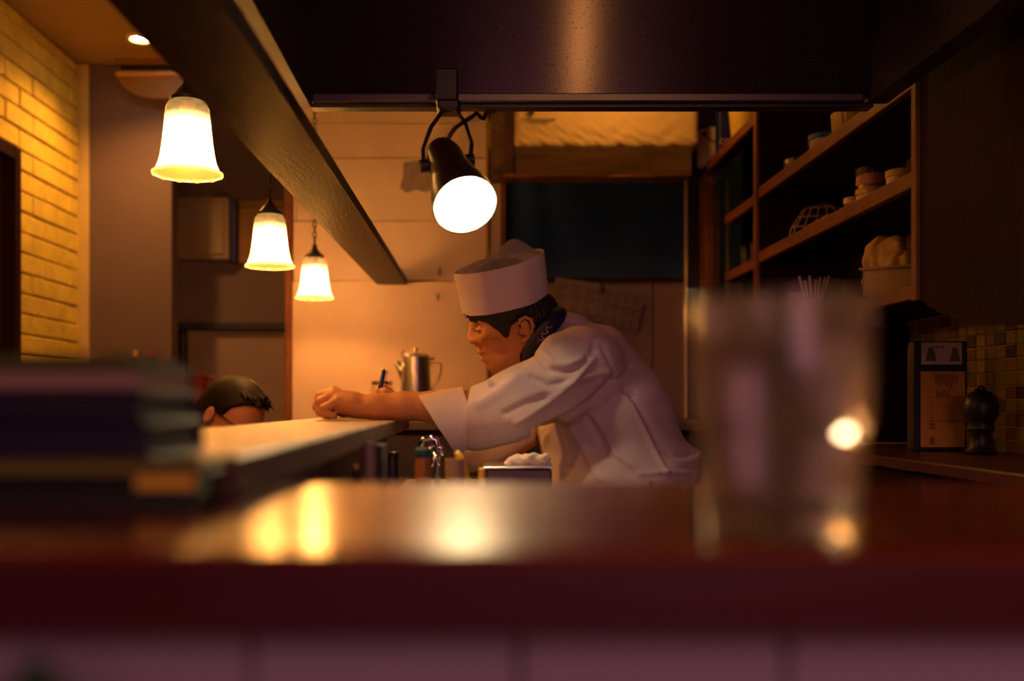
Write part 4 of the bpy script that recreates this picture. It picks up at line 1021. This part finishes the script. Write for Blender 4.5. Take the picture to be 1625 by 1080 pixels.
# right (far) arm and writing hand
b_.chain([W(900, 640, 2.46), W(790, 712, 2.44)], [.048, .042], .02)
b_.chain([W(775, 706, 2.44), W(725, 672, 2.42), W(670, 650, 2.38), W(640, 643, 2.37)], [.038, .027, .024, .022], .012)
b_.ell(W(626, 637, 2.36), (.030, .020, .024), None, .014)
PEN = (W(601, 629, 2.335), W(609, 588, 2.320))
for (a1, a2, a3, a4, r) in (
    ((618, 621, 2.355), (608, 614, 2.350), (600, 620, 2.342), (601, 629, 2.338), .0085),     # index over the pen
    ((616, 624, 2.368), (605, 619, 2.366), (597, 626, 2.358), (600, 634, 2.350), .0086),
    ((616, 630, 2.378), (605, 626, 2.378), (597, 634, 2.372), (602, 641, 2.366), .0082),
    ((618, 637, 2.385), (608, 634, 2.386), (601, 641, 2.380), (606, 646, 2.374), .0074)):
    b_.chain([W(*a1), W(*a2), W(*a3), W(*a4)], [r*1.1, r*1.05, r*.95, r*.85], .004)
b_.chain([W(632, 636, 2.340), W(621, 627, 2.328), W(611, 621, 2.324), W(605, 620, 2.328)], [.0125, .0105, .0095, .008], .005)
body_o = body.mesh('body', m_skin, chef)
# hair
def hair():
    s = SDF(np.array(W(700, 600, 2.1))*0+np.array((SX(700, YC), 2.05, SZ(600, YC))), (SX(920, YC), 2.45, SZ(400, YC)), .0028)
    h = SDF(s.lo, s.lo+(s.n-1)*s.h, s.h)
    h.ell(hp(806, 472), (.088, .073, .086), RH, .01).ell(hp(790, 520), (.050, .056, .075), RH, .03)
    h.ell(hp(797, 552), (.042, .040, .040), RH, .02)
    h.ell(hp(845, 500), (.060, .064, .050), RH, .02)
    h.cap(hp(842, 520), hp(880, 556), .045, .055, .02)
    n = h.F.shape; ax = [(h.lo[i]+np.arange(h.n[i])*h.h).astype(np.float32) for i in range(3)]
    q = hd_local(ax[0][:, None, None], ax[1][None, :, None], ax[2][None, None, :])
    pol = [hl(*p) for p in ((742, 500), (738, 490), (744, 488), (790, 484), (840, 474), (868, 462), (880, 472), (886, 488), (876, 508), (862, 526), (852, 538), (846, 528), (843, 512), (841, 497), (832, 489), (818, 491), (812, 497), (806, 510), (803, 526), (797, 525), (790, 518), (779, 509), (768, 503), (752, 502))]
    d2 = poly_sdf(q[0], q[2], pol)
    s.F = np.maximum(np.maximum(h.F-.0055, d2), -(h.F+.004)).astype(np.float32)
    def dsp(p, q_):
        nn = vnormals(p, q_); x, y, z = p.T
        return p+nn*(.0007*np.sin(x*380+z*200+3*np.sin(y*80)))[:, None]
    s.ell(hp(805, 471), (.0885, .0745, .0895), RH, .002)
    for (a, b) in (((750, 501), (733, 493)), ((752, 503), (737, 498)), ((754, 504), (741, 502)), ((756, 505), (745, 505)), ((750, 499), (731, 491))):
        for sd in (-.02, .0, .02, .035):
            s.cap(hp(a[0], a[1], sd), hp(b[0]+random.uniform(-1, 2), b[1]+random.uniform(-1, 2), sd*1.1), .003, .0009, .002)
    return s.mesh('hair', m_hair, chef, dsp)
hair()
# eyelashes / brow, a closed lash line
MB().tube([hp(749, 518, .019), hp(750.5, 519.5, .028), hp(754, 519, .037), hp(758, 517, .043)], .0012, 6).build('eyelashes', m_hair, chef, True)
MB().tube([hp(748, 505.5, .012), hp(750, 502, .026), hp(758, 502, .042)], [.002, .003, .0015], 6).build('eyebrow', m_hair, chef, True)
# scarf round the neck
sc_ = SDF((SX(820, YC), 2.10, SZ(600, YC)), (SX(930, YC), 2.46, SZ(470, YC)), .003)
A, B = np.array(W(893, 497, YC)), np.array(W(846, 566, YC))
axn = (B-A)/np.linalg.norm(B-A); e1 = np.array((0, -1, 0)); e2 = np.cross(axn, e1)
C0 = (A+B)/2+np.array((-.012, .0, .0))
pl_ = []
for q in range(24):
    a = 2*PI*q/24
    pl_.append(C0+axn*(.058*math.cos(a+PI*0))+e1*(.080*math.sin(a))+e2*(.002*math.cos(a)))
for q in range(24): sc_.cap(pl_[q], pl_[(q+1) % 24], .0175, .0175, .008)
nk0 = hp(843, 528); nk1 = np.array(W(882, 578, 2.28))
for t_ in np.linspace(.25, .95, 5):
    sc_.cap(nk0+(nk1-nk0)*(t_-.05), nk0+(nk1-nk0)*(t_+.05), .060, .064, .012)
def scd(p, q_):
    nn = vnormals(p, q_); x, y, z = p.T
    return p+nn*(.0010*np.sin(x*150-z*60+2*np.sin(y*60)))[:, None]
scf = sc_.mesh('neck_scarf', m_scarf, chef, scd)
sq = MB(); pp = []
for i in range(90):
    th = PI*(.16+.70*i/89); c_ = C0-axn*(.058*math.cos(th))+e1*(.080*math.sin(th)+.0212*math.sin(th)**.5)
    pp.append(c_+e2*(.0045*math.sin(i*.55))+axn*.002*math.cos(i*1.1))
sq.tube(pp, .0007, 5)
sq.build('squiggle_print', m_paper, scf)
# paper cap: slanted band + puckered net crown
HB = np.array(W(796.5, 452, YC)); hp_up = uv
def cap_band():
    m = MB(); seg = 72; vs = []
    ctr_lo = hp(802, 482); ctr_hi = hp(791.5, 419)
    for j in range(seg):
        a = 2*PI*j/seg; ca, sa = math.cos(a), math.sin(a)
        for (c, ra, rb, dd) in ((ctr_lo, .100, .079, 0), (ctr_hi, .1035, .083, 1), (ctr_hi, .1020, .0815, 1), (ctr_lo, .0985, .0775, 0)):
            w = .0009*math.sin(a*7+dd)+.0006*math.sin(a*13)
            up = .006*dd*max(0, -ca)**2
            vs.append(c+fv*(ra+w)*ca+sv*(rb+w)*sa+uv*up)
    fs = []
    for j in range(seg):
        j2 = (j+1) % seg
        for i in range(4): fs.append((j*4+i, j2*4+i, j2*4+(i+1) % 4, j*4+(i+1) % 4))
    return m.add(vs, fs), ctr_hi
cbm, chi = cap_band()
hatp = cbm.build('paper_cap', M('cap_paper', (.70, .58, .62), .8, var=.04, scale=20), chef, auto=35)
def crown():
    m, nt, b = new_mat('cap_net'); b.inputs['Base Color'].default_value = (.42, .34, .38, 1); b.inputs['Roughness'].default_value = .9
    tc = nt.nodes.new('ShaderNodeTexCoord'); n = nt.nodes.new('ShaderNodeTexNoise'); n.inputs['Scale'].default_value = 500
    mr = nt.nodes.new('ShaderNodeMapRange'); mr.inputs['From Min'].default_value = .4; mr.inputs['From Max'].default_value = .6; mr.inputs['To Min'].default_value = .30; mr.inputs['To Max'].default_value = .75
    nt.links.new(tc.outputs['Object'], n.inputs['Vector']); nt.links.new(n.outputs['Fac'], mr.inputs[0]); nt.links.new(mr.outputs[0], b.inputs['Alpha'])
    g = MB(); nr, na = 14, 72; vs = []
    for i in range(nr+1):
        r = i/nr
        for j in range(na):
            a = 2*PI*j/na; x_ = r*math.cos(a); y_ = r*math.sin(a)
            h = .002+.010*(1-r**3)+.034*math.exp(-(((x_+.45)/.42)**2+((y_+.38)/.5)**2))*(1-r**6)+.0022*math.sin(a*17+4*r)*r+.0016*math.sin(a*29)*r
            h -= .010*math.exp(-(((x_-.1)/.5)**2+((y_-.55)/.3)**2))
            vs.append(chi+fv*.1015*x_+sv*.081*y_+uv*(h-.006*r))
    fs = [(i*na+j, (i+1)*na+j, (i+1)*na+(j+1) % na, i*na+(j+1) % na) for i in range(nr) for j in range(na)]
    return g.add(vs, fs).build('net_crown', m, hatp, True)
crown()
# white jacket
JK = SDF((-.12, 1.94, .86), (.64, 2.70, 1.50), .004)
j = JK
j.cap(W(922, 597, 2.3), W(940, 640, 2.3), .108, .125, .03, sy=1.62)
j.cap(W(940, 640, 2.3), W(985, 775, 2.3), .125, .168, .05, sy=1.35)
j.ell(W(985, 655, 2.3), (.120, .20, .125), None, .05)
j.cap(W(985, 775, 2.3), W(1000, 900, 2.3), .168, .165, .05, sy=1.35)
j.cap(W(905, 545, 2.27), W(955, 560, 2.28), .048, .060, .04, sy=1.8)
j.cap(W(900, 515, 2.27), W(885, 555, 2.27), .034, .045, .03, sy=2.0)
j.cap(W(1050, 738, 2.2), W(1098, 722, 2.22), .030, .020, .02, sy=2.5)
j.cap(W(1052, 760, 2.2), W(1105, 752, 2.22), .026, .012, .015, sy=2.5)
# near sleeve
j.chain([W(925, 577, 2.13), W(880, 600, 2.11), W(815, 636, 2.10), W(765, 655, 2.10), W(738, 660, 2.10)], [.080, .083, .073, .0660, .0600], .035)
j.cap(W(800, 668, 2.10), W(755, 680, 2.10), .038, .034, .03)
# far sleeve
j.chain([W(915, 600, 2.44), W(850, 680, 2.46), W(790, 708, 2.45), W(745, 714, 2.44)], [.078, .070, .062, .056], .03)
# room for neck, scarf and forearms
j.cap(W(846, 540, YC), W(872, 556, YC), .070, .066, .012, 's')
j.box(W(690, 665, 2.08), (.0695, .13, .12), .004, None, .004, 's')
j.cap(W(700, 648, 2.10), W(760, 652, 2.10), .043, .040, .004, 's')
j.cap(W(700, 690, 2.44), W(765, 712, 2.44), .040, .038, .004, 's')
folds = [  # (polyline in jacket-plane pixels, width px, depth m)   negative = groove
    ([(946, 548), (958, 575), (966, 596), (962, 612), (935, 634)], 4, -.004),
    ([(845, 684), (875, 668), (905, 652), (940, 630), (964, 606)], 5, -.012),
    ([(850, 672), (900, 645), (945, 606)], 6, .006),
    ([(848, 568), (862, 588), (885, 594), (910, 588), (932, 566), (936, 545)], 5, -.007),
    ([(855, 562), (870, 580), (890, 583), (915, 572)], 5, .005),
    ([(932, 570), (905, 600), (880, 625), (850, 648), (815, 668)], 5, .007),
    ([(838, 600), (862, 614), (895, 606)], 5, -.005), ([(895, 610), (925, 600), (958, 592)], 6, .005),
    ([(800, 655), (830, 640), (858, 632)], 6, -.006), ([(760, 640), (790, 622), (815, 600)], 8, .004),
    ([(966, 608), (985, 598), (1000, 582)], 5, -.006),
    ([(974, 618), (995, 642), (1012, 672), (1028, 705), (1048, 746)], 4, .007),
    ([(985, 618), (1006, 645), (1022, 672), (1040, 708)], 5, -.004),
    ([(938, 658), (955, 684), (972, 720), (1000, 740), (1018, 760)], 4, .006),
    ([(928, 662), (944, 690), (958, 722)], 5, -.005),
    ([(900, 668), (925, 710), (945, 755)], 6, .005), ([(880, 672), (892, 700), (900, 740)], 7, -.007),
    ([(1040, 708), (1065, 722), (1090, 722), (1112, 714)], 5, -.008),
    ([(1005, 748), (1040, 745), (1075, 748), (1108, 750)], 4, .005),
    ([(1000, 622), (975, 624), (960, 640)], 5, -.004),
    ([(872, 690), (866, 720), (872, 765)], 4, .004)]
def jdisp(p, q):
    n = vnormals(p, q); x, y, z = p.T
    k = 2.15/F; px = 750+x/k; py = 640-(z-CZ)/k
    near = np.clip((2.36-y)/.08, 0, 1)
    d = np.zeros(len(p))
    for pl, w, a in folds:
        m = np.full(len(p), 1e9)
        for i in range(len(pl)-1):
            ax_, ay_ = pl[i]; bx_, by_ = pl[i+1]; ex, ey = bx_-ax_, by_-ay_
            t = np.clip(((px-ax_)*ex+(py-ay_)*ey)/(ex*ex+ey*ey), 0, 1)
            m = np.minimum(m, np.hypot(px-ax_-ex*t, py-ay_-ey*t))
        d += a*np.exp(-(m/w)**2)*near
    d += .0022*np.sin(px*.055+1.7*np.sin(py*.05))*np.sin(py*.043+px*.02)
    return p+n*d[:, None]
OUT = [(899, 489), (930, 498), (952, 504), (970, 512), (987, 526), (1002, 545), (1022, 567), (1040, 589), (1060, 619), (1076, 652), (1090, 680), (1104, 698), (1119, 711), (1117, 735), (1110, 756), (1108, 900), (870, 900),
  (866, 765), (857, 720), (851, 676), (850, 700), (825, 715), (790, 735), (762, 747), (742, 746), (728, 722), (714, 700), (735, 640), (745, 612.5), (770, 604), (792, 591), (815, 579.5), (842, 567), (850, 560), (866, 532), (886, 506)]
ax = [(j.lo[i]+np.arange(j.n[i])*j.h).astype(np.float32) for i in range(3)]
X_, Y_, Z_ = ax[0][:, None, None], ax[1][None, :, None], ax[2][None, None, :]
d2 = poly_sdf(750+X_*F/Y_, 640-(Z_-CZ)*F/Y_, OUT)*(Y_/F); kk = .014
hh = np.maximum(kk-np.abs(j.F-d2), 0)/kk; j.F = (np.maximum(j.F, d2)+hh*hh*kk*.25).astype(np.float32)
jk = j.mesh('jacket', m_shirt, chef, jdisp)
# turned-back cuff of the near sleeve, slanted ends
def cuff(c0, c1, r0, r1, tilt0, tilt1, nm):
    m = MB(); seg = 48; vs = []
    c0, c1 = Vector(c0), Vector(c1); ax_ = (c1-c0).normalized(); s1 = Vector((0, -1, 0)); s2 = ax_.cross(s1).normalized()
    if s2.z < 0: s2 = -s2
    for jx_ in range(seg):
        a = 2*PI*jx_/seg
        for (c, r, tl) in ((c0, r0, tilt0), (c0.lerp(c1, .5), (r0+r1)/2, (tilt0+tilt1)/2), (c1, r1, tilt1), (c1, r1-.0035, tilt1), (c0, r0-.0035, tilt0)):
            rr = r*(1+.02*math.sin(3*a)+.012*math.sin(5*a+1))
            vs.append(c+s1*rr*.82*math.cos(a)+s2*rr*math.sin(a)+ax_*tl*math.sin(a))
    fs = [(jx_*5+i, ((jx_+1) % seg)*5+i, ((jx_+1) % seg)*5+(i+1) % 5, jx_*5+(i+1) % 5) for jx_ in range(seg) for i in range(5)]
    return m.add(vs, fs).build(nm, m_shirt, chef, auto=40)
cuff(W(748, 659, 2.10), W(693, 671, 2.10), .0650, .0700, .006, .026, 'cuff')
cuff(W(755, 715, 2.44), W(730, 716, 2.44), .050, .052, .0, .004, 'cuff')
# button on the shoulder strap and sleeve
MB().lathe([(0, 0), (.007, 0), (.007, .002), (0, .003)], W(779, 608, 2.035), 16, mat=Matrix.Rotation(PI/2.3, 4, 'X')).build('button', m_cloth, chef, True, 40)
# trousers and shoes (below the counter)
tr = SDF((.15, 2.0, .0), (.62, 2.62, 1.0), .008)
for b in (-1, 1):
    tr.chain([(.36, 2.3+b*.09, .93), (.36, 2.3+b*.10, .50), (.40, 2.3+b*.11, .08)], [.11, .078, .065], .02)
tr.mesh('trousers', m_dark, chef)
for b in (-1, 1):
    s = SDF((.14, 2.3+b*.11-.08, -.01), (.5, 2.3+b*.11+.08, .16), .005)
    s.cap((.40, 2.3+b*.11, .045), (.23, 2.3+b*.11, .038), .044, .036, .01); s.mesh('shoe', m_black, chef)
# pen
pn_ = Vector(PEN[1])-Vector(PEN[0])
pen = thing('pen', 'dark ballpoint pen held upright in the cook\'s far hand', 'pen', PEN[0])
MB().tube([PEN[0]-pn_*.25, PEN[0]-pn_*.15, PEN[0], PEN[1]], [.001, .004, .0052, .0058], 12).build('barrel', m_navy, pen, True)
MB().tube([PEN[1], PEN[1]+pn_*.06], .0045, 10).build('button', m_chrome, pen, True)
MB().tube([PEN[1]+Vector((.009, -.002, 0)), PEN[1]+Vector((.009, -.002, 0))-pn_*.45], .0012, 6).build('clip', m_chrome, pen, True)
# order pad under the hands
tag(MB().box(-.33, -.17, 2.26, 2.44, ZL, ZL+.004).build('order_pad', m_paper), 'thin paper pad lying on the ledge under the pen', 'paper')

# ---- seated guest beyond the ledge: only the crown shows above the ledge
g2 = thing('person.001', 'seated dark-haired guest with glasses, head bowed behind the ledge', 'person', (-.74, 3.0, 0))
YG = 3.0; UG = YG/F
pt = math.radians(28)
gf = np.array((math.cos(pt)*.93, -.25, -math.sin(pt))); gf /= np.linalg.norm(gf)
gu = np.array((math.sin(pt), 0, math.cos(pt))); gu -= gf*(gu@gf); gu /= np.linalg.norm(gu); gs = np.cross(gu, gf)
if gs[1] > 0: gs = -gs
GO = np.array(W(374, 651, YG)); RG = np.array((gf, gs, gu))
def gp(a, b, c): return GO+gf*a+gs*b+gu*c
gb = SDF((-1.05, 2.66, .45), (-.38, 3.36, 1.40), .0045)
gb.ell(gp(-.005, 0, .005), (.094, .076, .088), RG, .01)
gb.ell(gp(.035, 0, -.05), (.055, .058, .075), RG, .03)
gb.cap(gp(.09, 0, -.035), gp(.108, 0, -.068), .007, .010, .008)
for b in (-1, 1):
    gb.cap(gp(.0, b*.045, -.085), gp(.065, b*.014, -.115), .02, .015, .02)
    gb.ell(gp(.075, b*.032, -.032), (.010, .014, .010), RG, .01, 's')
    gb.ell(gp(-.030, b*.078, -.040), (.016, .008, .028), RG, .006)
    gb.ell(gp(-.026, b*.087, -.040), (.009, .005, .018), RG, .004, 's')
gb.ell(gp(.085, 0, -.088), (.012, .022, .008), RG, .006)
gb.cap(gp(-.02, 0, -.08), (-.84, 3.02, 1.06), .052, .058, .02)
gb.cap((-.85, 3.02, 1.0), (-.86, 3.02, .60), .10, .11, .05, sy=1.5)
for b in (-1, 1):
    ys_ = 3.02+b*.19
    gb.chain([(-.84, ys_, 1.0), (-.76, ys_+b*.02, .78), (-.56, ys_-b*.03, .80)], [.05, .042, .032], .015)
    for k in range(4):
        yy_ = ys_-b*.03+(k-1.5)*.019
        gb.chain([(-.545, yy_, .80), (-.505, yy_, .808), (-.485, yy_, .792), (-.490, yy_, .776)], [.0105, .0095, .009, .008], .004)
    gb.ell((-.545, ys_-b*.03, .80), (.04, .036, .016), None, .01)
    gb.chain([(-.56, ys_-b*.06, .80), (-.53, ys_-b*.085, .795), (-.505, ys_-b*.09, .79)], [.012, .010, .009], .004)
gb.mesh('body', m_skin2, g2)
gh = SDF((-.95, 2.7, 1.05), (-.5, 3.3, 1.40), .003)
gh.ell(gp(-.005, 0, .005), (.094, .076, .088), RG, .01).ell(gp(-.05, 0, -.04), (.055, .066, .06), RG, .02)
ax = [(gh.lo[i]+np.arange(gh.n[i])*gh.h).astype(np.float32) for i in range(3)]
P_ = (ax[0][:, None, None]-GO[0], ax[1][None, :, None]-GO[1], ax[2][None, None, :]-GO[2])
q = [P_[0]*RG[i][0]+P_[1]*RG[i][1]+P_[2]*RG[i][2] for i in range(3)]
pol = [(.085, .075), (.098, .050), (.075, .052), (.045, .035), (.020, .010), (.008, -.02), (-.010, -.022), (-.030, -.012), (-.048, -.03), (-.055, -.085), (-.12, -.09), (-.14, .0), (-.10, .11), (.02, .12)]
gh.F = np.maximum(gh.F-.011, poly_sdf(q[0], q[2], pol)).astype(np.float32)
for k in range(70):
    b = random.uniform(-.065, .065); a0 = random.uniform(-.02, .06); c0 = .088*math.sqrt(max(.05, 1-(a0/.1)**2-(b/.085)**2))+.006
    gh.cap(gp(a0, b, c0), gp(a0+random.uniform(.03, .05), b*1.08+random.uniform(-.006, .012), c0-random.uniform(.004, .022)), .0028, .0010, .006)
def hdsp(p, q_):
    nn = vnormals(p, q_); x, y, z = p.T; return p+nn*(.0003*np.sin(x*420+z*190+9*np.sin(y*190)+7*np.sin(x*175)))[:, None]
gh.mesh('hair', M('brown_hair', (.010, .004, .003), .6, spec=.2, var=.6, scale=60, stretch=(1, 1, 4)), g2, hdsp)
gg = MB().tube([gp(-.02, .083, -.020), gp(.04, .078, -.026), gp(.088, .064, -.034)], .0018, 6)
for b in (-1, 1):
    gg.tube([gp(.092+.0*k, b*.033+.024*math.cos(2*PI*k/20), -.040+.018*math.sin(2*PI*k/20)) for k in range(20)], .0015, 6, closed=True)
gg.tube([gp(.093, -.010, -.036), gp(.097, 0, -.033), gp(.093, .010, -.036)], .0015, 6)
gg.tube([gp(-.02, -.083, -.020), gp(.04, -.078, -.026), gp(.088, -.064, -.034)], .0018, 6)
gg.build('eyeglasses', m_iron, g2, True)
gsh = SDF((-1.08, 2.62, .45), (-.5, 3.42, 1.22), .008)
gsh.cap((-.855, 3.02, 1.0), (-.865, 3.02, .58), .115, .125, .05, sy=1.5)
gsh.cap((-.85, 3.02, 1.07), (-.85, 3.02, 1.03), .072, .08, .03, sy=1.3)
for b in (-1, 1):
    ys_ = 3.02+b*.19; gsh.chain([(-.845, ys_, 1.0), (-.765, ys_+b*.02, .78), (-.64, ys_, .79)], [.068, .06, .048], .02)
gsh.mesh('sweater', M('olive_sweater', (.34, .26, .10), .9), g2)
gt = SDF((-1.05, 2.7, .0), (-.35, 3.36, .72), .009)
for b in (-1, 1): gt.chain([(-.86, 3.02+b*.09, .58), (-.46, 3.02+b*.10, .56), (-.47, 3.02+b*.10, .09)], [.10, .075, .06], .03)
gt.mesh('trousers', m_dark, g2)
for b in (-1, 1):
    s = SDF((-.6, 3.02+b*.10-.07, -.01), (-.3, 3.02+b*.10+.07, .14), .006); s.cap((-.48, 3.02+b*.10, .045), (-.37, 3.02+b*.10, .04), .042, .034, .01); s.mesh('shoe', m_black, g2)
stl = thing('bar_stool', 'plain dark stool under the seated guest', 'stool', (-.86, 3.02, 0))
MB().lathe([(0, .43), (.17, .43), (.18, .45), (.17, .475), (0, .478)], (-.86, 3.02, 0), 28).build('seat', m_wood_d, stl, True, 40)
for a in range(4):
    t_ = PI/4+a*PI/2; MB().tube([(-.86+.11*math.cos(t_), 3.02+.11*math.sin(t_), .43), (-.86+.16*math.cos(t_), 3.02+.16*math.sin(t_), 0)], .014).build('leg', m_wood_d, stl, True)
